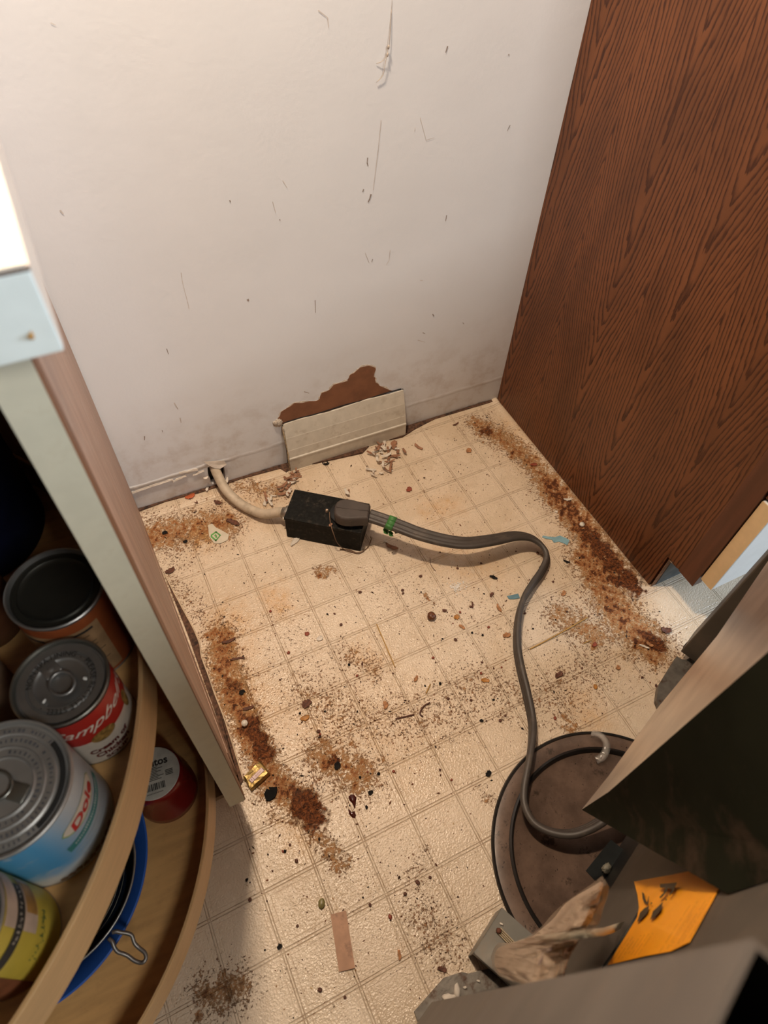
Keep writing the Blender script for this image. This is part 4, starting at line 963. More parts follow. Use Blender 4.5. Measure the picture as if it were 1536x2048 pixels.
# chips lying on the plates
m_chipw = M('white_paint_chip', (0.66, 0.60, 0.52), .8, var=.1)
for k, (u, v, s_) in enumerate([(897, 1996, .006), (914, 1983, .0065), (907, 1993, .003), (863, 2040, .004), (900, 2000, .003), (930, 1975, .002), (957, 1962, .002), (1003, 1848, .002)]):
    lump('paint_crumb', stz(u, v, .0155 if k < 7 else .054), s_, m_chipw, fp if k < 7 else r1, (1.3, .7, .45), k, 2)
m_tan = M('straw_tape', (0.50, 0.40, 0.27), .7)
for k in range(4): a = stz(992 + k * 3, 1862 - k * 2, .054); b = stz(1021 + k * 3, 1892 - k * 2, .055); tube('masking_strand', [a, a.lerp(b, .5), b], .0009, m_tan, r1, n=5)
lump('brown_crumb', stz(998, 1862, .056), .0035, M('brown_bit', (.12, .04, .02), .8), r1, (1, 1, .6), 2)

# warning label, partly peeling
m_org = M('orange_label', (0.92, 0.36, 0.010), .5, var=.06, vscale=30)
stk = [(1268, 1763), (1300, 1757), (1340, 1750), (1398, 1738), (1416, 1758), (1437, 1777), (1420, 1808), (1400, 1845), (1377, 1885), (1340, 1903), (1290, 1912), (1215, 1930), (1240, 1892), (1262, 1858), (1274, 1835), (1278, 1815), (1275, 1790)]
def stick(u, v, lift=0.0):
    return stpx(u, v, T0 + TB + .0012 + lift)
pts = []
for (u, v) in stk:
    pts.append(stick(u, v, .004 if (u < 1300 and v < 1850) else 0))
lab = slab('warning_label', pts, .0004, (0, 1, 0), m_org, stove)
def stkfn(l=.0022): return lambda x, y: stick(x, y, l)
D = Decal(); f2 = stkfn(.0045)
D.poly([(1320, 1768), (1354, 1765), (1350, 1775), (1346, 1780), (1336, 1776), (1334, 1782), (1326, 1793), (1320, 1797), (1319, 1794), (1327, 1785), (1331, 1776), (1320, 1775)], f2)
D.poly([(1347, 1775), (1351, 1772), (1348, 1780), (1340, 1791), (1338, 1790)], f2)
D.poly([(1284, 1784), (1288, 1787), (1290, 1796), (1294, 1805), (1297, 1793), (1298, 1793), (1296, 1809), (1289, 1806), (1285, 1797)], f2)
D.poly([(1302, 1804), (1305, 1806), (1301, 1810)], f2); D.poly([(1331, 1796), (1334, 1799), (1331, 1802)], f2)
D.poly([(1299, 1811), (1295, 1825), (1285, 1836), (1274, 1845), (1280, 1825), (1289, 1816)], stkfn(.0050)); D.poly([(1326, 1803), (1322, 1820), (1311, 1832), (1300, 1840), (1306, 1822), (1316, 1813)], f2)
D.build('pictogram', M('label_ink', (.05, .03, .01), .6), lab)
D = Decal(); rr = random.Random(3)
def tline(u0, v0, u1, v1, n, w=1.0):
    for k in range(n):
        if rr.random() < .2: continue
        t0 = k / n; t1 = t0 + .6 / n
        a = (u0 + (u1 - u0) * t0, v0 + (v1 - v0) * t0); b = (u0 + (u1 - u0) * t1, v0 + (v1 - v0) * t1)
        D.poly([(a[0], a[1]), (b[0], b[1]), (b[0] + w * 1.6, b[1] + w), (a[0] + w * 1.6, a[1] + w)], f2)
for k, (o_, l_) in enumerate([(0, 1), (14, 1), (20, .7), (34, .9), (42, 1), (56, .8)]):
    tline(1318 + o_ * 1.1, 1905 - o_ * .55, 1318 + o_ * 1.1 + 62 * l_, 1905 - o_ * .55 - 96 * l_, 34, .55)
for k in range(7): tline(1228 + k * 8, 1918 - k * 1.5, 1228 + k * 8 + 30, 1918 - k * 1.5 - 44, 14, .5)
D.build('small_print', M('label_print', (.42, .13, .01), .6), lab)
tube('panel_seam', [stpx(u, v, T0 + TB + .0006) for u, v in [(1205, 1935), (1235, 1892), (1262, 1850), (1276, 1826)]], .0010, m_blkst, stove, n=5)
# literature bag taped to the back
bag = empty('document_bag', NS * (T0 - .03) + DS * (-.06) + Vector((0, 0, .12))); tag(bag, 'crumpled paper packet in clear plastic taped to the stove back', 'bag')
def bagpt(u, v, t): return onplane(u, v, NS * t, NS) - bag.location
m_bag = M('kraft_document_paper', (0.60, 0.46, 0.34), .55, var=.10, vscale=25, bmp=.5, bscale=45, dirt=.25, dirtcol=(.28, .17, .10), dscale=18)
def pad(name, left, right, n=20, k=8, t0=-.945, puff=.008, mat=m_bag, seed=1, thick=.0012):
    """surface between two picture-side curves lying near the stove back, crumpled"""
    r = random.Random(seed); Lc = catmull(left, 6); Rc = catmull(right, 6)
    def at(c, t): x = t * (len(c) - 1); i = min(int(x), len(c) - 2); return c[i] * (1 - (x - i)) + c[i + 1] * (x - i)
    V = []
    for i in range(n):
        a, b = at(Lc, i / (n - 1)), at(Rc, i / (n - 1))
        for j in range(k):
            s = j / (k - 1); p = a * (1 - s) + b * s
            bulge = puff * math.sin(math.pi * s) + r.uniform(-.0015, .0015) + .002 * math.sin(i * .9 + j * 1.7)
            V.append(bagpt(p[0], p[1], t0 + bulge))
    Fc = [(i * k + j, i * k + j + 1, (i + 1) * k + j + 1, (i + 1) * k + j) for i in range(n - 1) for j in range(k - 1)]
    o = mesh(name, V, Fc, mat, bag, False)
    s = o.modifiers.new('paper', 'SOLIDIFY'); s.thickness = thick; s.offset = 0
    return o
up = pad('upper_packet', [(1202, 1764), (1175, 1780), (1150, 1795), (1128, 1812), (1108, 1838), (1085, 1858), (1068, 1872)], [(1207, 1768), (1200, 1790), (1196, 1805), (1188, 1825), (1178, 1845), (1168, 1860), (1158, 1874)], t0=-.952, puff=.006)
lo = pad('lower_packet', [(1068, 1872), (1040, 1882), (1015, 1890), (996, 1898), (990, 1916), (996, 1942), (1030, 1962), (1080, 1985)], [(1158, 1874), (1150, 1884), (1138, 1893), (1128, 1900), (1122, 1916), (1118, 1936), (1112, 1952), (1110, 1985)], t0=-.942, puff=.006, seed=5)
m_bagd = M('brown_booklet_edge', (0.30, 0.15, 0.10), .7, var=.2)
pad('booklet_edge', [(1156, 1878), (1140, 1892), (1128, 1902), (1121, 1930), (1117, 1975)], [(1160, 1874), (1152, 1888), (1142, 1905), (1132, 1930), (1124, 1975)], t0=-.952, puff=.003, mat=m_bagd, k=4)
def clear_plastic():
    m, nt, bs = ntree('clear_bag_plastic'); bs.inputs['Base Color'].default_value = (.55, .42, .30, 1); bs.inputs['Roughness'].default_value = .25; bs.inputs['Alpha'].default_value = .30
    tc = nt.nodes.new('ShaderNodeTexCoord').outputs['Object']; bump(nt, bs, noise(nt, tc, 60, 4), .8, .002); return m
m_clear = clear_plastic()
pad('plastic_sleeve', [(1205, 1752), (1170, 1778), (1118, 1815), (1070, 1866), (1010, 1888), (984, 1888), (988, 1940), (1030, 1975)], [(1218, 1775), (1212, 1800), (1206, 1815), (1196, 1850), (1165, 1876), (1150, 1895), (1130, 1935), (1120, 1980)], t0=-.942, puff=.015, mat=m_clear, thick=.0004, seed=9)
m_tape = M('yellowed_tape', (0.66, 0.60, 0.46), .6, var=.06)
tt = [(1070, 1874, -.935), (1095, 1870, -.933), (1120, 1866, -.932), (1168, 1861, -.936), (1205, 1856, -.960), (1230, 1848, -.9795), (1248, 1842, -.9885)]
tb_ = [(1072, 1880, -.935), (1095, 1881, -.933), (1120, 1881, -.932), (1170, 1877, -.936), (1207, 1872, -.960), (1228, 1865, -.9795), (1240, 1857, -.9885)]
V = [bagpt(*p) for p in tt] + [bagpt(*p) for p in tb_]
o = mesh('adhesive_tape', V, [(i, i + 1, i + 8, i + 7) for i in range(6)], m_tape, bag, True)
md = o.modifiers.new('film', 'SOLIDIFY'); md.thickness = .0005
D = Decal(); bfn = lambda x, y: bagpt(x, y, -.9295)
for a in [[(1072, 1898), (1102, 1894), (1104, 1899), (1098, 1902), (1092, 1906), (1092, 1900), (1074, 1902)], [(1088, 1902), (1092, 1902), (1066, 1918), (1062, 1917)], [(1083, 1905), (1088, 1905), (1080, 1932), (1075, 1930)]]: D.poly(a, bfn)
D.build('pen_mark', M('faded_ink', (.20, .14, .14), .8), lo)
rr = random.Random(5); D = Decal(); bfn2 = lambda x, y: bagpt(x, y, -.940)
for k in range(6):
    for q in range(7):
        u, v = 1134 + k * 4.5 + q * 3, 1856 - q * 6 - k * 1.5
        if rr.random() < .75: D.poly([(u, v), (u + 2.2, v - 4), (u + 3, v - 3.5), (u + .9, v + .3)], bfn2)
D.build('faded_print', M('faded_print', (.33, .22, .16), .8), up)

# ------------------------------------------------------------------ round dark lid on the floor
tray = empty('round_lid', (.4705, -.8930, 0)); tag(tray, 'large round dark brown lid with a black rim lying on the floor under the cord', 'lid')
def lid_material():
    m, nt, bs = ntree('dirty_brown_lid'); tc = nt.nodes.new('ShaderNodeTexCoord').outputs['Object']
    c = mix(nt, ramp(nt, noise(nt, tc, 14, 6, .65), .3, .7), (0.070, 0.045, 0.033), (0.175, 0.115, 0.085))
    c = mix(nt, math_(nt, 'MULTIPLY', ramp(nt, noise(nt, tc, 30, 6, .7), .58, .66), .8), c, (0.030, 0.018, 0.012))
    c = mix(nt, ramp(nt, noise(nt, tc, 220, 3, .6), .66, .70), c, (0.02, 0.012, 0.01))
    link(nt, c, bs.inputs['Base Color']); bs.inputs['Roughness'].default_value = .30; bump(nt, bs, noise(nt, tc, 40, 4), .15, .002); return m
m_lid = lid_material(); m_rimb = M('black_rim', (0.014, 0.012, 0.011), .28, var=.2)
lp = lathe('plate', [(.0001, .003), (.146, .003), (.148, .004), (.150, .008), (.153, .009), (.1745, .006), (.1745, .0045), (.153, .006), (.146, .001), (.0001, .001)], (0, 0), 128, m_lid, tray)
lathe('outer_rim', [(.1735, .0035), (.1770, .0030), (.1785, .0055), (.1770, .0085), (.1738, .0080)], (0, 0), 128, m_rimb, tray)
lathe('inner_ring', [(.1455, .0040), (.1470, .0095), (.1495, .0115), (.1525, .0100), (.1540, .0065)], (0, 0), 128, m_rimb, tray)
curl = empty('plastic_scrap', F(1200, 1512, .01)); tag(curl, 'curled shiny clear plastic scrap lying on the round dark lid', 'plastic scrap')
m_cl2, nt_, bs_ = ntree('clear_curl'); bs_.inputs['Base Color'].default_value = (.8, .76, .7, 1); bs_.inputs['Roughness'].default_value = .08; bs_.inputs['Alpha'].default_value = .22
def px_pts(o, L): return [F(u, v, z) - o.location for u, v, z in L]
sweep('film', catmull([tuple(p) for p in px_pts(curl, [(1183, 1466, .012), (1200, 1470, .022), (1212, 1484, .022), (1212, 1500, .018), (1204, 1514, .016), (1192, 1520, .012)])], 5), [(-.006, 0), (0, .001), (.006, 0), (0, .0004)], m_cl2, curl)
for k, (u, v) in enumerate([(1194, 1517), (1202, 1513), (1207, 1506), (1210, 1496)]): lump('painted_glint', F(u, v, .019) - curl.location, .0017, M('glint_white', (.85, .82, .78), .15), curl, (1.4, .7, .5), k)  # white lumps added as painted highlights on the film
foam = lathe  # (keep name short)

# ------------------------------------------------------------------ small things on the floor
def thing(o, label, cat, group=None): return tag(o, label, cat, group)
def base_at(o):
    """move the origin of a one-mesh thing to the middle of its foot"""
    me = o.data; co = np.empty(len(me.vertices) * 3); me.vertices.foreach_get('co', co); co = co.reshape(-1, 3)
    c = Vector(((co[:, 0].min() + co[:, 0].max()) / 2, (co[:, 1].min() + co[:, 1].max()) / 2, co[:, 2].min()))
    me.transform(Matrix.Translation(-c)); o.location = Vector(o.location) + c; return o
def G(u, v, z=.0005): return F(u, v, z)
# butter packet
pk = [(488, 1557), (521, 1524), (541, 1549), (503, 1583)]
pc = sum((G(*p) for p in pk), Vector()) / 4
pkt = empty('foil_packet', pc); tag(pkt, 'small gold foil butter packet at the foot of the left cabinet', 'packet')
m_foil = M('gold_foil', (0.34, 0.235, 0.085), .38, .75, var=.3, vscale=120, bmp=1.0, bscale=110)
bm = bmesh.new(); q0 = [F(u, v, .0006) - pc for u, v in pk]; q1 = [F(u, v, .0125) - pc for u, v in [(495, 1556), (519, 1534), (538, 1552), (506, 1578)]]
q1 = [Vector((a.x * .86, a.y * .86, .0120)) for a in q0]
vb = [bm.verts.new(p) for p in q0]; vm = [bm.verts.new(Vector((p.x * 1.02, p.y * 1.02, .006))) for p in q0]; vt = [bm.verts.new(p) for p in q1]
bm.faces.new(vt); bm.faces.new(list(reversed(vb)))
for i in range(4): j = (i + 1) % 4; bm.faces.new((vb[i], vb[j], vm[j], vm[i])); bm.faces.new((vm[i], vm[j], vt[j], vt[i]))
bmesh.ops.subdivide_edges(bm, edges=bm.edges, cuts=3, use_grid_fill=True)
rr = random.Random(1)
for v in bm.verts: v.co += Vector((rr.uniform(-.0005, .0005), rr.uniform(-.0005, .0005), rr.uniform(-.0011, .0010) if v.co.z > .002 else 0))
from_bm('wrapper', bm, m_foil, pkt)
e0 = (q1[1] - q1[0]).normalized(); e1 = Vector((-e0.y, e0.x, 0)); cm = (q1[0] + q1[1] + q1[2] + q1[3]) / 4
pf = lambda x, y: tuple(cm + e0 * x + e1 * (y - .0022) + Vector((0, 0, .0010)))
D = Decal(); D.rect(-.0125, -.0035, .0125, .0035, pf); d_ = D.build('stamp', M('maroon_stamp', (.16, .03, .05), .5), pkt)
D = Decal(); pf2 = lambda x, y: tuple(Vector(pf(x, y)) + Vector((0, 0, .0003)))
D.rect(-.0118, -.0029, -.0070, .0029, pf2); D.rect(-.0062, -.0029, .0118, .0029, pf2); d2 = D.build('stamp_field', M('pale_pink', (.72, .55, .54), .5), d_)
D = Decal(); pf3 = lambda x, y: tuple(Vector(pf(x, y)) + Vector((0, 0, .0006)))
D.poly([(-.0105, .0015), (-.0083, .0015), (-.0094, -.0015)], pf3)
D.text('butter', lambda x, y: pf3(x + .0028, y), .0042); D.build('lettering', M('rose_ink', (.40, .20, .22), .5), d2)
# wooden strip
m_bs = M('worn_veneer_strip', (0.44, 0.25, 0.155), .6, var=.12, vscale=1, stretch=(60, 60, 60), dirt=.55, dirtcol=(.12, .06, .04), dscale=45)
sp_ = [G(661, 1829, .003), G(692, 1821, .003), G(710, 1936, .003), G(678, 1944, .003)]
o = slab('veneer_strip', sp_, .0025, (0, 0, 1), m_bs); base_at(o); thing(o, 'flat brown strip of veneer lying on the open floor', 'wood strip')
# black curl by the packet
mb = M('black_plastic', (0.008, 0.008, 0.008), .8, spec=.1)
o = slab('black_scrap', [G(*p, .004) for p in [(528, 1588), (533, 1577), (541, 1580), (537, 1574), (549, 1574), (554, 1573), (554, 1583), (550, 1594), (539, 1601), (532, 1600)]], .0035, (0, 0, 1), mb); base_at(o); thing(o, 'torn black plastic scrap beside the gold foil packet', 'scrap')
# pale pellets
mpl = M('white_pellet', (0.72, 0.68, 0.60), .4, var=.04)
def pellet(u, v, label, r=.0048, h=.0085, lie=False):
    bm = bmesh.new(); bmesh.ops.create_cone(bm, cap_ends=True, segments=20, radius1=r, radius2=r, depth=h)
    bmesh.ops.bevel(bm, geom=[e for e in bm.edges if abs(e.verts[0].co.z - e.verts[1].co.z) < 1e-6], offset=.0009, segments=2, affect='EDGES')
    if lie:
        for vv in bm.verts: vv.co = Matrix.Rotation(1.35, 3, 'X') @ vv.co
    z = min(vv.co.z for vv in bm.verts); p = G(u, v)
    for vv in bm.verts: vv.co += Vector((p.x, p.y, p.z - z + .0005))
    o = from_bm('pellet', bm, mpl, None, True); base_at(o); return thing(o, label, 'pellet')
pellet(490, 1449, 'short white cylinder pellet in the grime by the left cabinet')
pellet(1163, 1051, 'round white pellet in the grime by the oak panel', .0048, .006)
# clear green-printed sticker
sk = empty('produce_sticker', G(442, 1073)); tag(sk, 'translucent scrap with a green square print near the left wall corner', 'sticker')
m_trs = M('translucent_scrap', (0.58, 0.52, 0.41), .25, var=.05)
slab('film', [G(u, v, .0018) - sk.location for u, v in [(416, 1050), (424, 1047), (432, 1055), (446, 1062), (458, 1069), (455, 1080), (440, 1087), (428, 1086), (418, 1072)]], .0012, (0, 0, 1), m_trs, sk)
D = Decal(); gfn = lambda u, v: tuple(G(u, v, .0022) - sk.location)
for pl in [[(421, 1070), (432, 1062), (434, 1064), (423, 1072)], [(432, 1062), (442, 1070), (440, 1072), (431, 1065)], [(442, 1070), (432, 1083), (430, 1081), (439, 1071)], [(432, 1083), (421, 1074), (422, 1070), (433, 1080)], [(428, 1072), (431, 1068), (434, 1071), (434, 1075), (431, 1076), (431, 1073)]]: D.poly(pl, gfn)
D.build('green_print', M('print_green', (.10, .33, .07), .5), sk)
# blue smears / tape scraps
mbl = M('blue_scrap', (0.20, 0.36, 0.42), .6, var=.1)
o = slab('blue_tape', [G(*p, .0016) for p in [(1086, 1071), (1096, 1073), (1110, 1074), (1120, 1071), (1132, 1076), (1139, 1080), (1135, 1090), (1127, 1086), (1118, 1083), (1108, 1085), (1104, 1079), (1092, 1077), (1084, 1074)]], .001, (0, 0, 1), mbl); base_at(o); thing(o, 'pale blue tape scrap poking out at the cord bend', 'tape')
o = slab('blue_tape', [G(*p, .0016) for p in [(1014, 1192), (1024, 1190), (1036, 1187), (1040, 1196), (1028, 1198), (1018, 1198)]], .001, (0, 0, 1), M('blue_scrap_dark', (.12, .24, .30), .6)); base_at(o); thing(o, 'small darker blue tape scrap against the straight run of cord', 'tape')
# noodles and straws
mst = M('dry_straw', (0.46, 0.27, 0.07), .6)
def stick_(name, pts, r, mat, label, cat, group=None):
    o = tube(name, [G(u, v, r + .0008) for u, v in pts], r, mat, n=7); base_at(o); return thing(o, label, cat, group)
stick_('noodle', [(753, 1248), (772, 1292), (790, 1334)], .0009, mst, 'long straight yellow noodle lying left of the floor centre', 'noodle')
stick_('noodle', [(1060, 1298), (1110, 1272), (1175, 1235)], .0011, mst, 'long yellow noodle right of the cord', 'noodle')
stick_('noodle', [(861, 1368), (852, 1387)], .0010, mst, 'short yellow noodle bit above the dark twigs', 'noodle')
mtw = M('dark_twig', (0.085, 0.026, 0.014), .6)
stick_('twig', [(791, 1438), (828, 1429)], .0012, mtw, 'straight dark brown twig', 'twig')
stick_('twig', [(860, 1405), (847, 1413), (840, 1427), (846, 1433)], .0012, mtw, 'bent dark brown twig with a kink', 'twig')
stick_('twig', [(1168, 1287), (1182, 1280)], .0009, mst, 'short reddish sliver beside the right foot stain', 'sliver')
stick_('twig', [(860, 1216 - 100), (862, 1130), (871, 1142)], .0005, mtw, 'thin curved brown stem below the cord shadow', 'stem')
# nut, seed, wax drops
o = lump('nut', G(863, 1232, .0060), .0078, M('nut_brown', (0.13, 0.045, 0.018), .3, var=.4, vscale=250, bmp=.6), None, (1, 1, .75), 5, 3, .10); base_at(o); thing(o, 'round dark brown nut, the largest loose lump on the open floor', 'nut')
o = lump('seed', G(643, 1807, .0028), .0058, M('seed_green', (0.20, 0.17, 0.06), .4, var=.3, vscale=200), None, (.8, 1.15, .45), 6, 3, .05); base_at(o); thing(o, 'olive seed lying just above the veneer strip', 'seed')
m_syr = M('syrup', (0.055, 0.010, 0.006), .06, var=.1)
for k, (pl, lb_) in enumerate([([(697, 1594), (701, 1589), (708, 1589), (713, 1595), (712, 1603), (711, 1612), (709, 1618), (707, 1612), (704, 1606), (699, 1601)], 'glossy dark syrup drop with a tail, upper of the two'), ([(696, 1618), (700, 1620), (702, 1624), (709, 1622), (712, 1630), (710, 1637), (704, 1635), (698, 1628)], 'dark syrup drop, lower of the two')]):
    bm = bmesh.new(); P_ = [G(u, v, .0006) for u, v in pl]; cc = sum(P_, Vector()) / len(P_); ringv = [bm.verts.new(p) for p in P_]; r2 = [bm.verts.new(cc + (p - cc) * .7 + Vector((0, 0, .0018))) for p in P_]; ctop = bm.verts.new(cc + Vector((0, 0, .0024)))
    for i in range(len(P_)): j = (i + 1) % len(P_); bm.faces.new((ringv[i], ringv[j], r2[j], r2[i])); bm.faces.new((r2[i], r2[j], ctop))
    o = from_bm('syrup_drop', bm, m_syr, None, True); base_at(o); thing(o, lb_, 'drip')
# white powder
bm = bmesh.new(); rr = random.Random(12)
for k in range(90):
    a = rr.uniform(0, 6.28); d = abs(rr.gauss(0, .007)); p = G(912, 1174) + Vector((d * math.cos(a) * 1.2, d * math.sin(a), rr.uniform(0, .0012)))
    r_ = bmesh.ops.create_icosphere(bm, subdivisions=1, radius=rr.uniform(.0008, .0021))
    for vv in r_['verts']: vv.co = Vector((vv.co.x, vv.co.y, vv.co.z * .5)) + p
o = from_bm('powder_heap', bm, M('white_powder', (.72, .68, .62), .9)); base_at(o); tag(o, 'small smear of white powder in the middle of the floor', 'powder', None, 'stuff')

# loose flakes one by one : (u, v, length, width, angle, material key, label, name, category)
fm = {'black': M('flake_black', (.012, .010, .009), .75, var=.3, spec=.15), 'brown': M('flake_brown', (.10, .035, .018), .7, var=.4, vscale=300), 'tan': M('flake_tan', (.36, .17, .07), .7, var=.25, vscale=200),
      'white': m_chipw, 'red': M('flake_red', (.26, .055, .025), .6, var=.2), 'paper': M('flake_paper', (.30, .15, .085), .85, var=.2, vscale=120), 'amber': M('flake_amber', (.42, .18, .03), .5, var=.2)}
FL = [(818, 980, .013, .010, .5, 'red', 'triangular red-brown chip left of the floor seams below the vent', 'chip', 'chip'),
      (987, 1155, .015, .006, -.9, 'black', 'curled black flake left of the right-hand cord run', 'flake', 'flake'),
      (1133, 1124, .013, .004, -.8, 'black', 'slim black flake just right of the cord bend', 'flake', 'flake'),
      (983, 1190, .011, .006, .5, 'brown', 'oval brown husk near the lower blue scrap', 'husk', 'husk'),
      (945, 1211, .012, .004, 1.0, 'brown', 'forked dark flake below the white powder', 'flake', 'flake'),
      (997, 1217, .017, .0055, 1.5, 'tan', 'slender tan husk just left of the cord', 'husk', 'husk'),
      (913, 1235, .010, .009, .2, 'amber', 'square amber crumb right of the nut', 'crumb', 'crumb'),
      (924, 1254, .012, .005, -1.1, 'tan', 'curved orange flake below the amber crumb', 'flake', 'flake'),
      (889, 1222, .008, .006, -.5, 'brown', 'small notched brown flake right above the nut', 'flake', 'flake'),
      (1013, 1271, .014, .009, -.3, 'tan', 'largest tan crumb leaning near the cord', 'crumb', 'crumb'),
      (771, 1411, .013, .008, 1.2, 'tan', 'square tan chip left of the straight twig', 'chip', 'chip'),
      (970, 1361, .014, .007, -.5, 'amber', 'yellow curled shell right of the floor centre', 'shell', 'shell'),
      (832, 1358, .012, .005, .6, 'tan', 'pale tan curl above the straight twig', 'curl', 'curl'),
      (1117, 1350, .016, .009, .1, 'brown', 'dark ringed husk on the right floor above the lid', 'husk', 'husk'),
      (1236, 1336, .008, .007, .5, 'tan', 'orange crumb midway between husk and stove foot', 'crumb', 'crumb'),
      (1190, 1374, .008, .007, .8, 'amber', 'orange chip above the round lid', 'chip', 'chip'),
      (1332, 1262, .018, .013, -.5, 'brown', 'lumpy brown clump by the right foot stain', 'clump', 'clump'),
      (613, 1411 - 3, .016, .012, .4, 'brown', 'brown smeared clump left of the floor centre', 'clump', 'clump'),
      (610, 1437, .014, .008, .0, 'amber', 'curled tan shell below the brown smeared clump', 'shell', 'shell'),
      (937, 902, .013, .010, .3, 'tan', 'orange chip near the far right foot stain', 'chip', 'chip'),
      (912, 849, .016, .004, .2, 'brown', 'dark twisted flake near the back wall', 'flake', 'flake'),
      (1067, 930, .014, .008, -.3, 'red', 'dark red flake beside the oak panel', 'flake', 'flake'),
      (836, 895, .022, .007, -1.2, 'paper', 'long brown paper curl right of the peel heap', 'curl', 'curl'),
      (787, 891, .024, .012, .9, 'paper', 'broad brown paper curl in the heap under the vent', 'curl', 'curl'),
      (740, 1110 + 850 - 1110, .0, .0, 0, 'paper', '', '', ''),
      (1288, 1305 - 12, .018, .004, -.9, 'white', 'pale bent strip lying on the right foot stain', 'strip', 'strip'),
      (1299, 1302 - 12, .013, .006, -1.0, 'tan', 'tan strip lying beside the pale strip on the right foot stain', 'strip', 'strip'),
      (590, 1083, .026, .009, .45, 'white', 'cream paint chip at the front corner of the outlet box', 'chip', 'chip'),
      (1189, 1310 - 20, .010, .007, .4, 'red', 'reddish curled husk left of the right foot stain', 'husk', 'husk'),
      (1112, 988 - 40 + 76, .006, .005, 0, 'white', 'tiny white crumb left of the upper grime band', 'crumb', 'crumb'),
      (1135, 1000, .016, .005, -.4, 'white', 'white paper bits in the upper right grime', 'scrap', 'scrap'),
      (614, 1268, .008, .007, 0, 'red', 'round red-brown crumb on the left floor', 'crumb', 'crumb'),
      (640, 1278, .011, .008, .3, 'white', 'shiny pale crumb below the round red-brown crumb', 'crumb', 'crumb'),
      (1078, 1572 - 445, .0, .0, 0, 'tan', '', '', ''),
      (458, 1283, .024, .005, -.05, 'brown', 'rust-brown stem in the grime by the left cabinet', 'stem', 'stem'),
      (475, 1317, .024, .0035, -.25, 'brown', 'second dark stem below the rust-brown one', 'stem', 'stem'),
      (497, 1437 - 20, .018, .006, -.1, 'brown', 'dark curl right above the white cylinder pellet', 'curl', 'curl'),
      (484, 1385, .010, .008, .3, 'black', 'black lump in the left grime band', 'lump', 'lump'),
      (675, 1547 - 15, .012, .009, 1.0, 'black', 'black chunk in the lower left scatter', 'lump', 'lump'),
      (741, 1585, .008, .006, 0, 'black', 'black crumb right of the syrup drops', 'crumb', 'crumb'),
      (977, 1548, .010, .008, .4, 'black', 'black bean-like crumb above the cord loop', 'crumb', 'crumb'),
      (559, 1893, .007, .006, .2, 'black', 'black crumb left of the veneer strip', 'crumb', 'crumb'),
      (799, 1910, .012, .005, 1.2, 'tan', 'tan husk right of the veneer strip', 'husk', 'husk'),
      (884, 1938, .012, .006, -.7, 'brown', 'brown husk near the lower stove plate', 'husk', 'husk'),
      (1127, 1188 + 40 - 40, .012, .008, .4, 'tan', 'small striped tan scrap right of the cord', 'scrap', 'scrap'),
      (772, 1083, .010, .004, -1.0, 'white', 'white paper bit under the plug end of the cord', 'scrap', 'scrap'),
      (783, 1095, .026, .008, -.9, 'paper', 'pointed brown paper curl by the outlet box corner', 'curl', 'curl'),
      (467, 1045, .028, .010, -.9, 'brown', 'dark debris clump right of the green-print scrap', 'clump', 'clump'),
      (435, 1053 - 47, .016, .008, -.8, 'brown', 'dark debris clump below the wall cable hole', 'clump', 'clump'),
      (389, 1002, .020, .007, -1.0, 'brown', 'brown shred near the left wall corner', 'shred', 'shred'),
      (371, 1084, .008, .006, .2, 'black', 'black speck clump beside the yellow stain', 'lump', 'lump'),
      (330, 1066, .010, .007, -.2, 'black', 'black crumb nearest the left cabinet side', 'crumb', 'crumb'),
      (341, 1143, .018, .010, .2, 'brown', 'brown smudge clump by the left cabinet side', 'clump', 'clump')]
for k, (u, v, L_, W_, a, mk, lb_, nm, ct_) in enumerate(FL):
    if L_ == 0: continue
    o = flake(nm, G(u, v, .0006), L_, W_, a, fm[mk], None, .5, .0009, seed=k + 3, rag=.22); base_at(o); thing(o, lb_, ct_)
# peel heap below the vent : each strip its own thing
rr = random.Random(21)
protos = []
for k in range(6):
    o = flake('paint_peel', (0, 0, 0), rr.uniform(.014, .026), rr.uniform(.004, .007), 0, fm['white'] if k < 3 else fm['paper'], None, .9, .0007, seed=60 + k, pointed=.3, rag=.2); protos.append(o)
def heap(n, pts, spread, group, label):
    for i in range(n):
        u, v = rr.choice(pts); p = G(u + rr.uniform(-spread, spread), v + rr.uniform(-spread, spread) * .8, .0008)
        s = rr.choice(protos); o = s.copy(); COL.objects.link(o); o.location = (p.x, p.y, .0008 + rr.uniform(0, .007)); o.rotation_euler = (rr.uniform(-.5, .5), rr.uniform(-.4, .4), rr.uniform(0, 6.28)); k = rr.uniform(.6, 1.15); o.scale = (k, k, k)
        kd = 'cream' if s in protos[:3] else 'brown'
        tag(o, label.replace('peel', kd + ' peel', 1), 'paint peel', kd + ' ' + group)
heap(26, [(750, 905), (765, 915), (775, 905), (790, 912), (775, 925), (755, 895)], 16, 'peels heaped under the vent', 'curled peel in the heap at the right end of the vent')
heap(8, [(770, 940), (775, 945), (805, 905)], 12, 'peels heaped under the vent', 'curled peel in the heap at the right end of the vent')
heap(14, [(590, 950), (585, 962), (583, 975), (594, 944)], 8, 'peels left of the box', 'small peel in the line running from the vent corner to the box')
heap(10, [(570, 985), (550, 990), (540, 1000), (560, 978)], 9, 'peels left of the box', 'small peel in the line running from the vent corner to the box')
heap(4, [(740, 948), (723, 965)], 10, 'stray peels below the heap', 'stray peel on the floor between the heap and the plug')
heap(3, [(690, 1000), (697, 985)], 5, 'peels behind the plug', 'ragged peel caught behind the grey plug')
for o in protos: bpy.data.objects.remove(o)
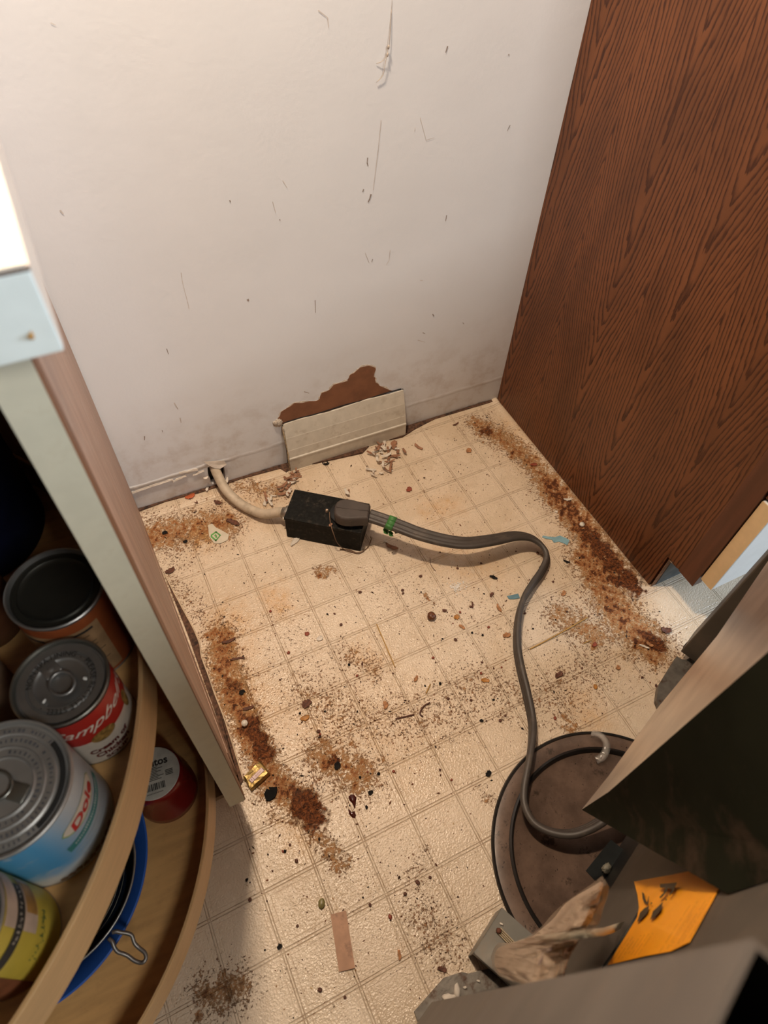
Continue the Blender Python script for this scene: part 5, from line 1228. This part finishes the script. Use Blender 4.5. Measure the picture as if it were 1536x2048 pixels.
# loose fibres round the outlet box
fb_ = empty('dirt_fibre', G(690, 1090)); tag(fb_, 'long dusty root-like fibre draped over and in front of the black outlet box', 'fibre')
m_fb = M('root_fibre', (.16, .095, .055), .9)
tube('strand', [F(u, v, z) - fb_.location for u, v, z in [(659, 1024, .066), (660, 1040, .066), (663, 1055, .066), (668, 1070, .055), (674, 1085, .030), (685, 1096, .008), (700, 1103, .003), (720, 1105, .002), (735, 1095, .002), (742, 1080, .010), (741, 1073, .014)]], .0009, m_fb, fb_, n=5)
tube('strand', [F(u, v, z) - fb_.location for u, v, z in [(680, 1098, .002), (700, 1100, .0035), (715, 1107, .0018), (728, 1102, .002)]], .0011, m_fb, fb_, n=5)
flake('brown_leaf', F(661, 1050, .066) - fb_.location, .008, .005, .5, fm['paper'], fb_, .3, seed=2)
o = tube('snail_curl', [G(651 + 7 * math.cos(a) * (1 - a / 14), 925 + 5 * math.sin(a) * (1 - a / 14), .002) for a in np.linspace(0, 9, 14)], .0011, fm['black'], n=6); base_at(o); thing(o, 'small dark spiral curl under the middle of the vent', 'curl')
o = flake('red_chip', wallpt(.105, .008, .010) + Vector((0, 0, -.004)), .020, .010, .1, M('flake_orange', (.45, .10, .03), .6), None, .2, seed=3); base_at(o); thing(o, 'orange-red chip in the gap between wall and vinyl left of the hole', 'chip')

# scattered crumbs: the larger ones singly, the fine dust as one mass
def density_points(n, seed, power=1.0):
    r = np.random.RandomState(seed); out = []
    while len(out) < n:
        x = r.uniform(-.12, .82, 4000); y = r.uniform(-1.02, -.02, 4000)
        g = fields(x, y); d = .06 + .8 * g[0] ** power + .5 * g[1] + .3 * g[3]
        open_ = ((x > .02) | (y < -.66)) & (x < .80)
        far = ((x - .4705) ** 2 + (y + .893) ** 2 > .19 ** 2) & ~((x - .05 * 0) < (-.02)) 
        st_ = np.array([(Vector((a, b, 0)) - org).dot(NS) > .012 for a, b in zip(x, y)])
        lz = (x - AX) ** 2 + (y - AY) ** 2 > .375 ** 2
        bxm = ~((x > .235) & (x < .41) & (y > -.29) & (y < -.12))
        ok = (r.uniform(0, 1, 4000) < d) & open_ & far & st_ & lz & bxm
        out += list(zip(x[ok], y[ok]))
    return out[:n]
def crumbs(name, P, smin, smax, mat, cols, seed):
    r = np.random.RandomState(seed); V = []; Fc = []; T = []
    oc = np.array([(1, 0, 0), (-1, 0, 0), (0, 1, 0), (0, -1, 0), (0, 0, 1), (0, 0, -1)], float); of = [(0, 2, 4), (2, 1, 4), (1, 3, 4), (3, 0, 4), (2, 0, 5), (1, 2, 5), (3, 1, 5), (0, 3, 5)]
    for x, y in P:
        s = smin + (smax - smin) * r.beta(1.1, 4); a = r.uniform(0, 6.28); el = r.uniform(1, 2.4)
        R = np.array([(math.cos(a), -math.sin(a), 0), (math.sin(a), math.cos(a), 0), (0, 0, 1)])
        q = (oc * (1 + r.uniform(-.3, .3, (6, 3)))) * np.array([s * el, s, s * .55]); q = q @ R.T; q[:, 2] -= q[:, 2].min(); q += (x, y, .0002)
        b = len(V); V += [tuple(v) for v in q]; Fc += [tuple(i + b for i in f) for f in of]
        c = cols[r.randint(len(cols))]; c = tuple(np.clip(np.array(c) * r.uniform(.6, 1.3), 0, 1)); T += [(*c, 1)] * 6
    o = mesh(name, V, Fc, mat); at = o.data.color_attributes.new('tint', 'FLOAT_COLOR', 'POINT'); at.data.foreach_set('color', np.array(T, np.float32).ravel()); return o
m_crumb = MATTR('crumb_mix')
cols = [(.13, .045, .018)] * 6 + [(.06, .025, .013)] * 3 + [(.20, .08, .03)] * 3 + [(.015, .013, .012)] * 2 + [(.34, .17, .06), (.5, .36, .2)]
o = crumbs('fine_crumbs', density_points(6500, 3, 1.3), .0003, .0014, m_crumb, cols, 4); tag(o, 'fine brown crumbs and grit strewn over the grimy vinyl floor', 'crumbs', None, 'stuff')
o = crumbs('grime_clods', [p for p in density_points(5200, 8, 2.6)][:750], .0005, .0026, m_crumb, [(.09, .03, .014), (.05, .02, .01), (.16, .06, .025), (.03, .018, .012)], 9); tag(o, 'coarser brown clods caked in the dirtiest bands of the floor', 'crumbs', None, 'stuff')
rr = random.Random(77)
cp_ = []
for k in range(3):
    bm = bmesh.new(); bmesh.ops.create_icosphere(bm, subdivisions=2, radius=.0021)
    for v in bm.verts: v.co *= 1 + rr.uniform(-.22, .22); v.co.z *= .55
    z = min(v.co.z for v in bm.verts)
    for v in bm.verts: v.co.z -= z
    cp_.append(from_bm('crumb', bm, [fm['black'], fm['brown'], fm['red']][k], None, True))
cpx = [(682, 1250), (669, 1228), (655, 1245 - 16), (720, 1185), (805, 1181), (806, 1187), (841, 1153), (880, 1095 + 10), (698, 1330), (714, 1352), (866, 1316), (850, 1372), (880, 1368), (942, 1401), (896, 1398), (786, 1347), (906, 1247), (885, 1278), (911, 1280), (965, 1271), (977, 1255), (944, 1266), (1040, 1305), (964, 1325), (1003, 1335), (962, 1347), (941, 1214), (920, 1225), (1066, 1258), (1050, 1227), (1111, 1240), (1146, 1250), (1106, 1164), (1075, 1107), (915, 1137), (962, 1127), (1164, 1337), (1284, 1355), (1300, 1365), (1312, 1372), (560, 1400 - 40), (600, 1437 - 10), (637, 1463), (650, 1432 - 9), (640, 1469), (577, 1306), (541, 1223), (720, 1555), (735, 1544), (757, 1548), (787, 1543), (566, 1703), (570, 1710 - 7), (500, 1800), (494, 1780 - 20), (545, 1742), (593, 1732 - 10), (580, 1690), (810, 1788), (780, 1834), (726, 1795), (740, 1810), (835, 1765), (860, 1755), (595, 1852), (530, 1900), (690, 1995), (640, 1960 + 20), (903, 1600 - 40), (1000, 1442), (963, 1442), (987, 1400), (1010, 1432), (880, 1540), (1110, 1437), (733, 1620 - 5), (1080, 1137), (968, 1180 + 8)]
marks = [((470, 1400), 'beside the left grime band'), ((520, 1750), 'in front of the left cabinet corner'), ((690, 1880), 'near the veneer strip'), ((700, 1600), 'near the syrup drops'), ((650, 1250), 'left of the long left noodle'),
         ((860, 1200), 'around the brown nut'), ((830, 1380), 'near the dark twigs'), ((990, 1270), 'just left of the cord'), ((1130, 1200), 'just right of the cord'), ((1280, 1350), 'near the right stove plate'), ((950, 1430), 'above the round lid')]
for i, (u, v) in enumerate(cpx):
    s = cp_[rr.choice((0, 0, 1, 1, 2))]; o = s.copy(); COL.objects.link(o); o.location = G(u, v, .0004); o.rotation_euler = (0, 0, rr.uniform(0, 6.28)); k = rr.uniform(.55, 1.25); o.scale = (k * rr.uniform(1, 1.5), k, k)
    mk_ = min(marks, key=lambda q: (q[0][0] - u) ** 2 + (q[0][1] - v) ** 2)[1]
    tag(o, 'small loose dark crumb on the vinyl ' + mk_, 'crumb', 'loose dark crumbs ' + mk_)
for o in cp_: bpy.data.objects.remove(o)
